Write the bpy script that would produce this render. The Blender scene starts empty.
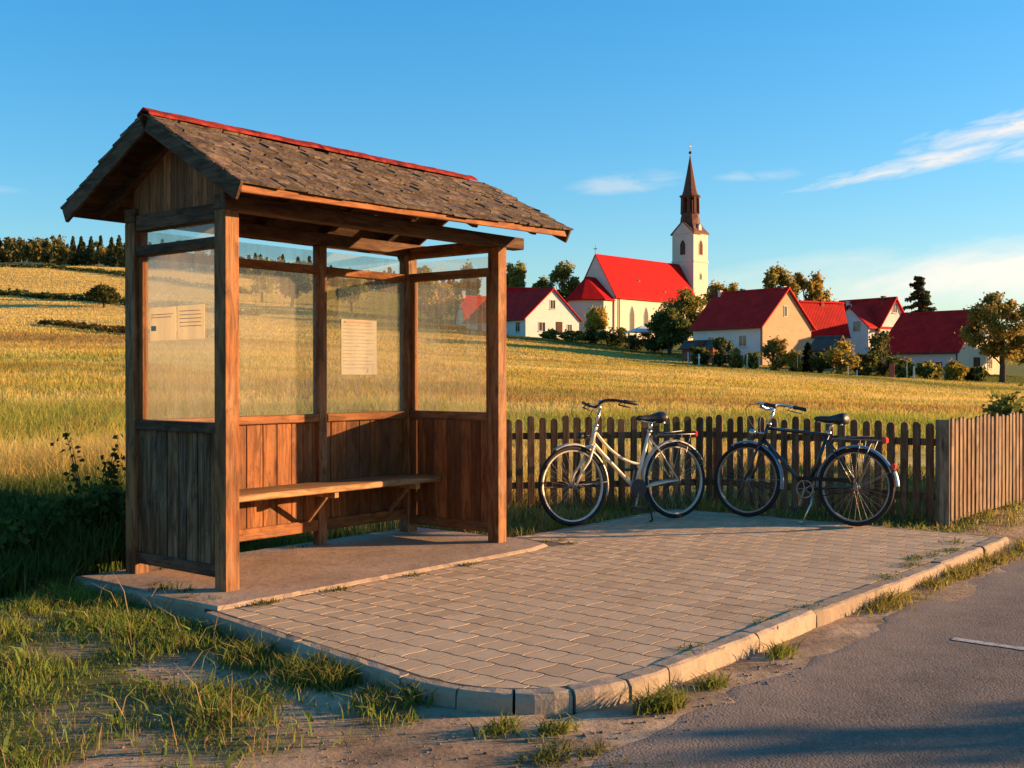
import bpy, bmesh, math, random
import numpy as np
from mathutils import Vector, Matrix

random.seed(7)
rng = np.random.default_rng(7)
S = bpy.context.scene
COL = S.collection
R = math.radians
F, HOR, EYE = 1120.0, 376.0, 1.22

# ------------------------------------------------------------------ frames
TH = 0.886
U = (math.cos(TH), math.sin(TH)); V = (-math.sin(TH), math.cos(TH))
OX, OY = -1.593, 6.215
def loc2w(a, b): return OX + a*U[0] + b*V[0], OY + a*U[1] + b*V[1]
def w2loc(x, y):
    dx, dy = x-OX, y-OY
    return dx*U[0]+dy*U[1], dx*V[0]+dy*V[1]

# ------------------------------------------------------------------ numpy noise
def _hash(ix, iy, seed):
    h = (ix.astype(np.int64)*374761393 + iy.astype(np.int64)*668265263 + seed*1442695041) & 0xFFFFFFFF
    h = ((h ^ (h >> 13))*1274126177) & 0xFFFFFFFF
    return ((h ^ (h >> 16)) & 0xFFFF)/65535.0
def vnoise(x, y, seed=0):
    x = np.asarray(x, float); y = np.asarray(y, float)
    ix = np.floor(x); iy = np.floor(y); fx = x-ix; fy = y-iy
    fx = fx*fx*(3-2*fx); fy = fy*fy*(3-2*fy)
    a = _hash(ix, iy, seed); b = _hash(ix+1, iy, seed); c = _hash(ix, iy+1, seed); d = _hash(ix+1, iy+1, seed)
    return (a*(1-fx)+b*fx)*(1-fy)+(c*(1-fx)+d*fx)*fy
def fbm(x, y, seed=0, o=4):
    s = 0; a = .5; t = 0
    for i in range(o):
        s = s+a*vnoise(np.asarray(x)*2**i, np.asarray(y)*2**i, seed+i*17); t += a; a *= .5
    return s/t
def sstep(e0, e1, x):
    t = np.clip((np.asarray(x, float)-e0)/(e1-e0), 0, 1); return t*t*(3-2*t)
def lerp(a, b, t): return a+(b-a)*t

# ------------------------------------------------------------------ terrain
PXK = np.array([-700, 0, 130, 300, 420, 520, 720, 980, 1200, 1800.])
YK = np.array([10, 16, 25, 40, 70, 110, 160, 250, 360, 480, 760, 1500, 3200.])
TAB = np.array([
 # -700  0    130  300  420  520  720  980  1200 1800
 [516, 516, 516, 516, 516, 516, 516, 513, 508, 508],
 [462, 458, 458, 459, 460, 461, 461, 458, 456, 456],
 [415, 411, 411, 413, 415, 417, 419, 422, 424, 424],
 [382, 378, 378, 382, 386, 390, 396, 405, 407, 407],
 [350, 347, 347, 353, 360, 366, 377, 391, 396, 396],
 [330, 329, 330, 336, 343, 350, 363, 379, 386, 386],
 [314, 313, 315, 322, 329, 337, 352, 371, 381, 381],
 [292, 291, 293, 304, 314, 324, 338, 363, 377, 377],
 [268, 266, 268, 284, 298, 312, 330, 357, 375, 375],
 [262, 262, 264, 282, 296, 310, 328, 355, 374, 374],
 [266, 266, 268, 285, 300, 313, 330, 355, 374, 374],
 [300, 300, 302, 312, 322, 330, 342, 360, 374, 374],
 [345, 345, 346, 350, 355, 358, 362, 368, 374, 374]], float)
_gp = np.linspace(-700, 1800, 251); _gl = np.linspace(math.log(10), math.log(3200), 160)
_t1 = np.array([np.interp(_gp, PXK, r) for r in TAB])
_ZG = EYE-(_t1-HOR)*YK[:, None]/F
_ZG = np.array([np.interp(_gl, np.log(YK), _ZG[:, j]) for j in range(len(_gp))]).T
def _blur(a, n, ax):
    for _ in range(n):
        p = np.concatenate([a.take([0], ax), a, a.take([-1], ax)], ax)
        sl = lambda i: p.take(range(i, i+a.shape[ax]), ax)
        a = .25*sl(0)+.5*sl(1)+.25*sl(2)
    return a
_ZG = _blur(_blur(_ZG, 60, 1), 6, 0)
def tz(x, y):
    x = np.asarray(x, float); y = np.asarray(y, float)
    yy = np.maximum(y, 10.0)
    px = np.clip(512+F*x/yy, -700, 1799.9)
    i = (px+700)/10.0; j = np.clip((np.log(yy)-_gl[0])/(_gl[1]-_gl[0]), 0, 158.999)
    i0 = np.minimum(np.floor(i).astype(int), 249); j0 = np.floor(j).astype(int); fi = i-i0; fj = j-j0
    zf = (_ZG[j0, i0]*(1-fi)+_ZG[j0, i0+1]*fi)*(1-fj)+(_ZG[j0+1, i0]*(1-fi)+_ZG[j0+1, i0+1]*fi)*fj
    a, b = w2loc(x, y)
    zn = -.078+.045*sstep(-1.2, .9, b)*sstep(-1.5, .2, a+.3*b+1.0)
    zn = np.where(a > 5.0, -.078+.045*sstep(-2.75, -2.2, b), zn)
    zn = zn+.16*sstep(5.6, 8, a)*sstep(-2.7, -1.6, b)
    zn = zn-.022*sstep(-3.02, -3.3, b)
    t = sstep(11, 17, y)
    z = zn*(1-t)+zf*t
    amp = .03*sstep(3, 14, y)+.02
    onroad = sstep(-2.55, -2.9, b)
    z = z+(1-onroad)*amp*(fbm(x*1.1, y*1.1, 3)-.5)*1.3
    z = z+.5*sstep(30, 120, y)*(fbm(x*.05, y*.05, 9)-.5)*2
    return z
def tz1(x, y): return float(tz(np.array([x]), np.array([y]))[0])

# albedo of the open ground / field, shared by the terrain and the blades
GOLD = np.array([.54, .38, .072]); PALE = np.array([.62, .45, .15]); BROWN = np.array([.20, .105, .035])
GREEN = np.array([.13, .17, .025]); DGREEN = np.array([.05, .075, .015]); SOIL = np.array([.29, .195, .115]); STRAW = np.array([.36, .22, .09])
def mixc(a, b, t): return a*(1-t[:, None])+b*t[:, None]
def fieldcol(x, y):
    x = np.asarray(x, float).ravel(); y = np.asarray(y, float).ravel()
    n1 = fbm(x*.35+3, y*.12, 21); n2 = fbm(x*.06, y*.05+7, 22); n3 = fbm(x*1.7, y*.9, 23)
    c = np.repeat(GOLD[None], len(x), 0)
    c = mixc(c, PALE, np.clip((n1-.42)*3, 0, 1)*.7)
    e1 = fbm(x*.045+11, y*.22, 26); e2 = fbm(x*.09, y*.5+5, 27)
    c = mixc(c, BROWN*1.7, np.clip((e1-.55)*3.5, 0, .6)); c = mixc(c, GREEN*1.35, np.clip((e2-.52)*3.2, 0, .5)); c = mixc(c, PALE*1.1, np.clip((.42-e1)*4, 0, .7))
    yy = np.maximum(y, 1)+6*(n2-.5)*sstep(10, 50, y)
    px = 512+F*x/np.maximum(y, 1)
    left = 1-sstep(150, 420, px)
    g = np.exp(-((np.log(yy)-math.log(22))/.26)**2)*(.45+.55*n3)+.5*np.exp(-((np.log(yy)-math.log(52))/.12)**2)*left
    g = g*np.clip(.5+n2, 0, 1)
    c = mixc(c, GREEN*1.5, np.clip(g, 0, .65))
    br = np.exp(-((np.log(yy)-math.log(80))/.09)**2)*left+.6*np.exp(-((np.log(yy)-math.log(34))/.1)**2)*(1-left)
    c = mixc(c, BROWN*1.25, np.clip(br*(.4+n3), 0, .65))
    c = mixc(c, BROWN*1.5, np.clip((n3-.55)*2.2, 0, .55))
    # green strip in front of the village gardens
    base = 58+.0*px
    vs = (1-left)*np.exp(-((yy-lerp(96, 74, np.clip((px-520)/460, 0, 1)))/7.)**2)*sstep(590, 680, px)
    vs2 = (1-left)*sstep(0, 10, yy-lerp(128, 84, np.clip((px-520)/460, 0, 1)))
    c = mixc(c, GREEN*.75, np.clip(vs*.85, 0, .9)); c = mixc(c, GREEN*.62, np.clip(vs2*(1-left), 0, .92))
    c = mixc(c, PALE*.95, .75*sstep(88, 130, y)*left)
    return c
def groundcol(x, y):
    sh = np.shape(x); x = np.asarray(x, float).ravel(); y = np.asarray(y, float).ravel()
    c = fieldcol(x, y)
    a, b = w2loc(x, y)
    near = 1-sstep(9.5, 12.5, y)
    dirt = mixc(np.repeat(SOIL[None], len(x), 0), np.array([.44, .315, .20]), np.clip((fbm(x*2.2, y*2.2, 31)-.35)*2.5, 0, 1))
    dirt = mixc(dirt, np.array([.14, .105, .07]), np.clip((fbm(x*4, y*4, 35)-.58)*4, 0, .7))
    lawn = lawnmask(x, y)
    gcol = mixc(np.repeat((GREEN*.45+SOIL*.25)[None], len(x), 0), DGREEN, fbm(x*3, y*3, 33))
    n = mixc(dirt, gcol, lawn)
    return mixc(c, n, near)
def lawnmask(x, y):
    a, b = w2loc(x, y)
    n = fbm(np.asarray(x)*1.5+5, np.asarray(y)*1.5, 41); n2 = fbm(np.asarray(x)*3.6, np.asarray(y)*3.6+2, 43)
    # left of the platform, fading towards the trodden dirt by the kerb
    edge = -1.30+.55*(np.asarray(y)-4.0)*.0
    d = (-1.14+.20*np.clip(np.asarray(y)-3.6, 0, 1.5)-np.asarray(x))+.62*(n-.5)*2+.4*(n2-.5)*2
    m = sstep(-.25, .25, d)*(.55+.45*sstep(.36, .48, fbm(np.asarray(x)*1.9+2, np.asarray(y)*1.9+8, 47)))
    patch = np.exp(-(((x+1.25)/.5)**2+((y-4.95)/.34)**2))
    m = m*(1-.95*sstep(.3, .6, patch))
    tuft = np.exp(-((a+.72)/.16)**2)*sstep(.46, .62, n2)*(b < -.5)*(b > -2.5)
    m = np.maximum(m, tuft)
    m = np.maximum(m, sstep(.7, 1.2, b))           # behind the shelter
    m = np.maximum(m, sstep(5.1, 5.25, a)*(b > -2.25+.25*(n2-.5)))
    m = np.maximum(m, sstep(.05, .25, b)*(a > 2.6))
    m = m*(1-sstep(-2.8, -3.1, b)*(a > -1.0))
    return np.clip(m, 0, 1)

# ------------------------------------------------------------------ materials
def newmat(name):
    m = bpy.data.materials.new(name); m.use_nodes = True
    nt = m.node_tree; b = nt.nodes['Principled BSDF']
    return m, nt, b
class NB:
    def __init__(s, nt): s.nt = nt
    def n(s, t, **k):
        o = s.nt.nodes.new(t)
        for a, v in k.items(): setattr(o, a, v)
        return o
    def l(s, a, b): s.nt.links.new(a, b)
    def noise(s, vec, scale, detail=5, rough=.6, dist=0):
        o = s.n('ShaderNodeTexNoise'); o.inputs['Scale'].default_value = scale; o.inputs['Detail'].default_value = detail
        o.inputs['Roughness'].default_value = rough; o.inputs['Distortion'].default_value = dist
        if vec is not None: s.l(vec, o.inputs['Vector'])
        return o.outputs['Fac']
    def ramp(s, fac, stops):
        o = s.n('ShaderNodeValToRGB'); cr = o.color_ramp
        while len(cr.elements) < len(stops): cr.elements.new(.5)
        for e, (p, c) in zip(cr.elements, stops):
            e.position = p; e.color = (c, c, c, 1) if isinstance(c, (int, float)) else (*c, 1)
        s.l(fac, o.inputs[0]); return o.outputs[0]
    def mix(s, fac, a, b, mode='MIX'):
        o = s.n('ShaderNodeMix', data_type='RGBA', blend_type=mode)
        for sock, v in ((o.inputs[0], fac), (o.inputs[6], a), (o.inputs[7], b)):
            if hasattr(v, 'links'): s.l(v, sock)
            elif isinstance(v, (int, float)): sock.default_value = v
            else: sock.default_value = (*v, 1)
        return o.outputs[2]
    def math(s, op, a, b=0.0, c=0.0):
        o = s.n('ShaderNodeMath', operation=op)
        for i, v in enumerate((a, b, c)):
            if hasattr(v, 'links'): s.l(v, o.inputs[i])
            else: o.inputs[i].default_value = v
        return o.outputs[0]
    def coord(s, kind='Object', scale=(1, 1, 1)):
        t = s.n('ShaderNodeTexCoord'); m = s.n('ShaderNodeMapping'); m.inputs['Scale'].default_value = scale
        s.l(t.outputs[kind], m.inputs[0]); return m.outputs[0]
    def pos(s, scale=(1, 1, 1)):
        t = s.n('ShaderNodeNewGeometry'); m = s.n('ShaderNodeMapping'); m.inputs['Scale'].default_value = scale
        s.l(t.outputs['Position'], m.inputs[0]); return m.outputs[0]
    def island(s): return s.n('ShaderNodeNewGeometry').outputs['Random Per Island']
    def bump(s, h, strength, dist, bsdf):
        o = s.n('ShaderNodeBump'); o.inputs['Strength'].default_value = strength; o.inputs['Distance'].default_value = dist
        s.l(h, o.inputs['Height']); s.l(o.outputs[0], bsdf.inputs['Normal'])

def wood(name, axis, c_dark, c_mid, c_light, weather=None, wfac=.5, rough=.75, spec=.25):
    """grain runs along the object's own axis; every board gets its own tone"""
    m, nt, b = newmat(name); q = NB(nt)
    sc = {'x': (1.2, 26, 26), 'y': (26, 1.2, 26), 'z': (26, 26, 1.2)}[axis]
    sc2 = {'x': (.8, 5, 5), 'y': (5, .8, 5), 'z': (5, 5, .8)}[axis]
    isl = q.island()
    t = q.n('ShaderNodeTexCoord'); off = q.n('ShaderNodeVectorMath', operation='ADD')
    comb = q.n('ShaderNodeCombineXYZ'); q.l(q.math('MULTIPLY', isl, 37.0), comb.inputs[0]); q.l(q.math('MULTIPLY', isl, 91.0), comb.inputs[1]); q.l(q.math('MULTIPLY', isl, 13.0), comb.inputs[2])
    q.l(t.outputs['Object'], off.inputs[0]); q.l(comb.outputs[0], off.inputs[1])
    def mp(s):
        o = q.n('ShaderNodeMapping'); o.inputs['Scale'].default_value = s; q.l(off.outputs[0], o.inputs[0]); return o.outputs[0]
    grain = q.noise(mp(sc), 2.2, 6, .65, .4); blot = q.noise(mp(sc2), 1.7, 4, .6, .5)
    c = q.mix(q.ramp(grain, [(.3, 0.), (.7, 1.)]), c_dark, c_mid)
    c = q.mix(q.ramp(blot, [(.4, 0.), (.75, 1.)]), c, c_light)
    tone = q.ramp(isl, [(0, .55), (1, 1.2)])
    c = q.mix(1.0, c, tone, 'MULTIPLY')
    if weather is not None:
        wn = q.noise(mp(sc), 1.1, 7, .7, .8)
        wn2 = q.noise(mp((2.2, 2.2, 1.3)), 1.6, 3, .6)
        f = q.math('MULTIPLY', q.ramp(wn, [(.40, 0.), (.58, 1.)]), q.ramp(wn2, [(.35, 0.), (.6, 1.)]))
        c = q.mix(q.math('MULTIPLY', f, wfac), c, weather)
    stn = q.noise(mp({'x': (1.5, 7, 7), 'y': (7, 1.5, 7), 'z': (7, 7, 1.5)}[axis]), 2.0, 8, .72, 1.2)
    c = q.mix(q.math('MULTIPLY', q.ramp(stn, [(.44, 0.), (.60, 1.)]), .72), c, tuple(x*.55 for x in c_dark))
    crk = q.noise(mp({'x': (.5, 60, 60), 'y': (60, .5, 60), 'z': (60, 60, .5)}[axis]), 1.3, 4, .6, .2)
    c = q.mix(q.ramp(crk, [(.60, 0.), (.68, .7)]), c, tuple(x*.3 for x in c_dark))
    knots = q.n('ShaderNodeTexVoronoi'); knots.inputs['Scale'].default_value = 1.6
    q.l(mp({'x': (1, 4.2, 4.2), 'y': (4.2, 1, 4.2), 'z': (4.2, 4.2, 1)}[axis]), knots.inputs['Vector'])
    c = q.mix(q.ramp(knots.outputs['Distance'], [(.05, .75), (.13, 0.)]), c, tuple(x*.35 for x in c_dark))
    q.l(c, b.inputs['Base Color'])
    b.inputs['Roughness'].default_value = rough; b.inputs['Specular IOR Level'].default_value = spec
    q.bump(q.math('SUBTRACT', grain, q.math('MULTIPLY', crk, .8)), .6, .005, b)
    return m

M = {}
M['wood_z'] = wood('varnished_wood_upright', 'z', (.14, .042, .010), (.30, .098, .022), (.41, .155, .042), (.13, .085, .05), .5)
M['gable_wood'] = wood('bounce_tinted_gable_wood', 'z', (.20, .06, .018), (.42, .15, .045), (.55, .22, .075), (.2, .1, .05), .3)  # redder and lighter: bounced light put into the board colour; also less weathered
M['wood_x'] = wood('varnished_wood_long', 'x', (.14, .042, .010), (.30, .098, .022), (.41, .155, .042), (.16, .10, .06), .5)
M['wood_y'] = wood('varnished_wood_cross', 'y', (.13, .05, .016), (.25, .10, .03), (.33, .15, .05), (.17, .13, .09), .6)
M['bench_wood'] = wood('bench_wood', 'x', (.26, .12, .04), (.42, .22, .08), (.50, .29, .12), (.28, .20, .13), .7)
M['post_wood'] = wood('post_wood', 'z', (.12, .038, .010), (.29, .098, .022), (.41, .165, .048), (.28, .185, .105), .8)
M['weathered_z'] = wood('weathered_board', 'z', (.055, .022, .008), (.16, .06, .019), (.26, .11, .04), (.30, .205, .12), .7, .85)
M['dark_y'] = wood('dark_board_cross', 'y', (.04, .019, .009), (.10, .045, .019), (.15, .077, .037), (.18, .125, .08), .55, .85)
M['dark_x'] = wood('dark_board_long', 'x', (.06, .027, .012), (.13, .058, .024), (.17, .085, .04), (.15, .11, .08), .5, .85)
M['shingle'] = wood('old_shingle', 'y', (.055, .036, .024), (.14, .092, .058), (.215, .15, .098), (.30, .235, .165), .7, .9, .15)
M['picket'] = wood('picket_wood', 'z', (.10, .042, .016), (.19, .082, .033), (.26, .125, .055), (.26, .18, .11), .6, .85)
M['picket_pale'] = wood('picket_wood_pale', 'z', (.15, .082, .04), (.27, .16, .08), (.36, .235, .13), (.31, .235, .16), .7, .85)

def simple(name, col, rough=.6, metal=0, spec=.5, var=.15, scale=6, bump=0, coat=0):
    m, nt, b = newmat(name); q = NB(nt)
    nz = q.noise(q.coord('Object'), scale, 5, .65)
    q.l(q.mix(q.ramp(nz, [(.3, 0.), (.7, 1.)]), tuple(c*(1-var) for c in col), tuple(min(1, c*(1+var)) for c in col)), b.inputs['Base Color'])
    b.inputs['Roughness'].default_value = rough; b.inputs['Metallic'].default_value = metal; b.inputs['Specular IOR Level'].default_value = spec
    if coat: b.inputs['Coat Weight'].default_value = coat
    if bump: q.bump(nz, bump, .02, b)
    return m
M['red_ridge'] = simple('red_ridge_metal', (.19, .020, .012), .8, 0, .10, .85, 13, .5)
M['concrete'] = simple('concrete', (.36, .29, .225), .9, 0, .2, .22, 5, .15)
M['paper'] = simple('paper', (.84, .78, .64), .9, 0, .1, .05, 12)
_p = NB(M['paper'].node_tree); _t = _p.n('ShaderNodeBsdfTranslucent'); _t.inputs[0].default_value = (.90, .82, .62, 1); _m = _p.n('ShaderNodeMixShader'); _m.inputs[0].default_value = .62
_p.l(M['paper'].node_tree.nodes['Principled BSDF'].outputs[0], _m.inputs[1]); _p.l(_t.outputs[0], _m.inputs[2]); _p.l(_m.outputs[0], M['paper'].node_tree.nodes['Material Output'].inputs['Surface'])
M['ink'] = simple('ink', (.44, .39, .32), .9, 0, .1, .1, 30)
M['ink_red'] = simple('red_ink', (.55, .30, .22), .9, 0, .1, .1, 30)
M['rubber'] = simple('tyre_rubber', (.018, .017, .016), .8, 0, .3, .3, 20)
M['chrome'] = simple('worn_chrome', (.62, .58, .52), .28, 1, .5, .2, 15)
M['alloy'] = simple('rim_alloy', (.50, .43, .34), .5, .4, .5, .2, 12)
M['dull_rim'] = simple('dull_rim', (.28, .25, .22), .5, .6, .4, .3, 12)
M['cream_paint'] = simple('cream_paint', (.76, .60, .40), .35, 0, .5, .1, 8, 0, .3)
M['black_paint'] = simple('dark_bicycle_paint', (.012, .016, .020), .3, 0, .5, .3, 8, 0, .4)
M['blue_grey'] = simple('blue_grey_mudguard', (.16, .24, .29), .3, .2, .5, .2, 8, 0, .3)
M['black_plastic'] = simple('black_plastic', (.015, .015, .015), .5, 0, .5, .3, 14)
M['red_lens'] = simple('red_reflector', (.55, .012, .008), .2, 0, .6, .1, 10)
M['white_plastic'] = simple('white_plastic', (.75, .72, .68), .4, 0, .5, .05, 10)
M['road_paint'] = simple('worn_white_paint', (.42, .38, .33), .9, 0, .1, .5, 30)
M['copper'] = simple('spire_copper_brown', (.125, .046, .028), .7, 0, .2, .35, 2.5, .15)
M['iron'] = simple('dark_iron', (.03, .028, .028), .5, .6, .5, .2, 9)
M['pane_dark'] = simple('window_glass_dark', (.05, .045, .045), .08, 0, .7, .2, 2)
M['bark'] = simple('bark', (.085, .055, .035), .95, 0, .1, .4, 6, .6)
M['slate'] = simple('grey_roofing_felt', (.085, .07, .06), .85, 0, .2, .25, 3, .2)
M['white_sheet'] = simple('white_sheet_roof', (.62, .62, .60), .6, 0, .4, .12, 2)
M['wood_dark_shed'] = simple('shed_boards', (.09, .05, .03), .9, 0, .1, .35, 3, .3)

def plaster(name, col, var=.10):
    m, nt, b = newmat(name); q = NB(nt)
    n1 = q.noise(q.coord('Object', (.5, .5, .9)), 1.3, 6, .7, .6); n2 = q.noise(q.coord('Object', (1, 1, .25)), 2.6, 5, .7)
    c = q.mix(q.ramp(n1, [(.3, 0.), (.7, 1.)]), tuple(x*(1-var) for x in col), tuple(min(.9, x*(1+var*.5)) for x in col))
    c = q.mix(q.math('MULTIPLY', q.ramp(n2, [(.52, 0.), (.75, 1.)]), .35), c, tuple(x*.62 for x in col))
    q.l(c, b.inputs['Base Color']); b.inputs['Roughness'].default_value = .92; b.inputs['Specular IOR Level'].default_value = .15
    q.bump(n1, .15, .03, b)
    return m
M['white_plaster'] = plaster('white_plaster', (.66, .61, .54)); M['cream_plaster'] = plaster('cream_plaster', (.64, .53, .37))
M['peach_plaster'] = plaster('peach_plaster', (.52, .34, .19), .16); M['church_plaster'] = plaster('church_plaster', (.62, .53, .40), .07)
M['grey_plaster'] = plaster('grey_plaster', (.60, .56, .50), .14); M['red_plaster'] = plaster('red_shed_wall', (.34, .10, .07), .2)

def roofmat(name, col, ax):
    m, nt, b = newmat(name); q = NB(nt)
    w = q.n('ShaderNodeTexWave', wave_type='BANDS', bands_direction=ax); w.inputs['Scale'].default_value = 1.5; w.inputs['Distortion'].default_value = .3
    q.l(q.coord('Object'), w.inputs['Vector'])
    n1 = q.noise(q.coord('Object'), .8, 5, .7); n2 = q.noise(q.coord('Object'), 4.5, 3, .6)
    c = q.mix(q.ramp(n1, [(.3, 0.), (.7, 1.)]), tuple(x*.62 for x in col), tuple(min(1, x*1.15) for x in col))
    c = q.mix(q.math('MULTIPLY', q.ramp(n2, [(.48, 0.), (.66, 1.)]), .5), c, tuple(x*.5 for x in col))
    q.l(c, b.inputs['Base Color']); b.inputs['Roughness'].default_value = .75; b.inputs['Specular IOR Level'].default_value = .08
    q.bump(w.outputs['Fac'], .35, .05, b)
    return m
M['roof_red'] = roofmat('red_tile_roof', (.42, .010, .009), 'X'); M['roof_dark'] = roofmat('dark_red_tile_roof', (.60, .020, .014), 'Y'); M['roof_bright'] = roofmat('bright_red_tile_roof', (.48, .009, .008), 'X')

def vcol(name, rough=.9, trans=.0, spec=.15, bumpscale=0, bstr=.3, bdist=.02, var=0):
    m, nt, b = newmat(name); q = NB(nt)
    a = q.n('ShaderNodeAttribute'); a.attribute_name = 'Col'
    c = a.outputs['Color']
    if var:
        nz = q.noise(q.pos(), var, 6, .7); c = q.mix(1.0, c, q.ramp(nz, [(.25, .55), (.75, 1.45)]), 'MULTIPLY')
    q.l(c, b.inputs['Base Color']); b.inputs['Roughness'].default_value = rough; b.inputs['Specular IOR Level'].default_value = spec
    if bumpscale:
        q.bump(q.noise(q.pos(), bumpscale, 8, .7), bstr, bdist, b)
    if trans:
        t = q.n('ShaderNodeBsdfTranslucent'); mx = q.n('ShaderNodeMixShader'); mx.inputs[0].default_value = trans
        q.l(c, t.inputs['Color']); q.l(b.outputs[0], mx.inputs[1]); q.l(t.outputs[0], mx.inputs[2])
        q.l(mx.outputs[0], nt.nodes['Material Output'].inputs['Surface'])
    return m
M['ground'] = vcol('soil_and_field', .95, 0, .1, 18, .6, .03, 7)
M['blade'] = vcol('grass_blade', .7, .45, .15)
M['leaf'] = vcol('leaf', .7, .45, .15)

def pavermat():
    m, nt, b = newmat('paving_stone'); q = NB(nt)
    isl = q.island(); n1 = q.noise(q.pos(), 9, 6, .7); n2 = q.noise(q.pos(), 120, 3, .6); n3 = q.noise(q.pos(), 1.3, 4, .6)
    c = q.mix(q.ramp(isl, [(0, 0.), (.15, .35), (.8, .6), (1, 1.)]), (.44, .30, .165), (.68, .485, .28))
    c = q.mix(q.math('MULTIPLY', q.ramp(n1, [(.45, 0.), (.7, 1.)]), .55), c, (.38, .25, .15))
    c = q.mix(q.math('MULTIPLY', q.ramp(n3, [(.45, 0.), (.65, 1.)]), .4), c, (.56, .40, .25))
    c = q.mix(q.math('MULTIPLY', n2, .35), c, (.17, .14, .11))
    q.l(c, b.inputs['Base Color']); b.inputs['Roughness'].default_value = .9; b.inputs['Specular IOR Level'].default_value = .2
    q.bump(q.math('ADD', q.math('MULTIPLY', n1, .6), q.math('MULTIPLY', n2, .4)), .5, .006, b)
    return m
M['paver'] = pavermat()
def kerbmat():
    m, nt, b = newmat('kerb_stone'); q = NB(nt)
    isl = q.island(); n1 = q.noise(q.pos(), 7, 7, .72); n2 = q.noise(q.pos(), 60, 4, .7)
    c = q.mix(isl, (.29, .215, .145), (.39, .305, .215))
    c = q.mix(q.math('MULTIPLY', q.ramp(n1, [(.45, 0.), (.65, 1.)]), .6), c, (.24, .18, .13))
    c = q.mix(q.math('MULTIPLY', q.ramp(n2, [(.55, 0.), (.7, 1.)]), .5), c, (.15, .12, .09))
    q.l(c, b.inputs['Base Color']); b.inputs['Roughness'].default_value = .92; b.inputs['Specular IOR Level'].default_value = .15
    q.bump(q.math('ADD', n1, q.math('MULTIPLY', n2, .4)), .6, .012, b)
    return m
M['kerb'] = kerbmat()
def jointmat():
    m, nt, b = newmat('joint_sand'); q = NB(nt)
    n1 = q.noise(q.pos(), 5, 5, .7)
    q.l(q.mix(q.ramp(n1, [(.4, 0.), (.6, 1.)]), (.05, .036, .024), (.10, .072, .045)), b.inputs['Base Color']); b.inputs['Roughness'].default_value = 1
    return m
M['joint'] = jointmat()
def slabmat():
    m, nt, b = newmat('worn_concrete_slab'); q = NB(nt)
    n1 = q.noise(q.pos(), 2.2, 7, .7, .4); n2 = q.noise(q.pos(), 22, 5, .7); n3 = q.noise(q.pos(), 150, 2, .6)
    c = q.mix(q.ramp(n1, [(.35, 0.), (.65, 1.)]), (.33, .225, .145), (.48, .345, .225))
    c = q.mix(q.math('MULTIPLY', q.ramp(n2, [(.52, 0.), (.68, 1.)]), .6), c, (.17, .12, .085))
    c = q.mix(q.math('MULTIPLY', n3, .3), c, (.22, .17, .13))
    q.l(c, b.inputs['Base Color']); b.inputs['Roughness'].default_value = .93; b.inputs['Specular IOR Level'].default_value = .15
    q.bump(q.math('ADD', n1, q.math('MULTIPLY', n2, .5)), .5, .012, b)
    return m
M['slab'] = slabmat()
def roadmat():
    m, nt, b = newmat('worn_asphalt'); q = NB(nt)
    p = q.pos()
    vo = q.n('ShaderNodeTexVoronoi'); vo.inputs['Scale'].default_value = 95; q.l(p, vo.inputs['Vector'])
    n1 = q.noise(p, 1.1, 6, .65, .3); n2 = q.noise(p, 6, 7, .75); n3 = q.noise(p, 45, 4, .7)
    c = q.mix(q.ramp(n2, [(.35, 0.), (.65, 1.)]), (.095, .070, .050), (.175, .128, .090))
    c = q.mix(q.math('MULTIPLY', q.ramp(n1, [(.42, 0.), (.75, 1.)]), .45), c, (.24, .175, .12))
    c = q.mix(q.ramp(vo.outputs['Color'], [(.55, 0.), (.95, .55)]), c, (.27, .225, .18))
    c = q.mix(q.math('MULTIPLY', q.ramp(n3, [(.55, 0.), (.7, 1.)]), .45), c, (.045, .04, .035))
    at = q.n('ShaderNodeAttribute'); at.attribute_name = 'Dust'
    c = q.mix(q.math('MULTIPLY', at.outputs['Fac'], q.ramp(n2, [(.3, .45), (.6, 1.)])), c, (.27, .195, .135))
    q.l(c, b.inputs['Base Color']); b.inputs['Roughness'].default_value = .88; b.inputs['Specular IOR Level'].default_value = .25
    q.bump(q.math('ADD', q.math('MULTIPLY', vo.outputs['Distance'], -.6), q.math('ADD', q.math('MULTIPLY', n3, .6), q.math('MULTIPLY', n2, .3))), .45, .006, b)
    return m
M['road'] = roadmat()
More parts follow.
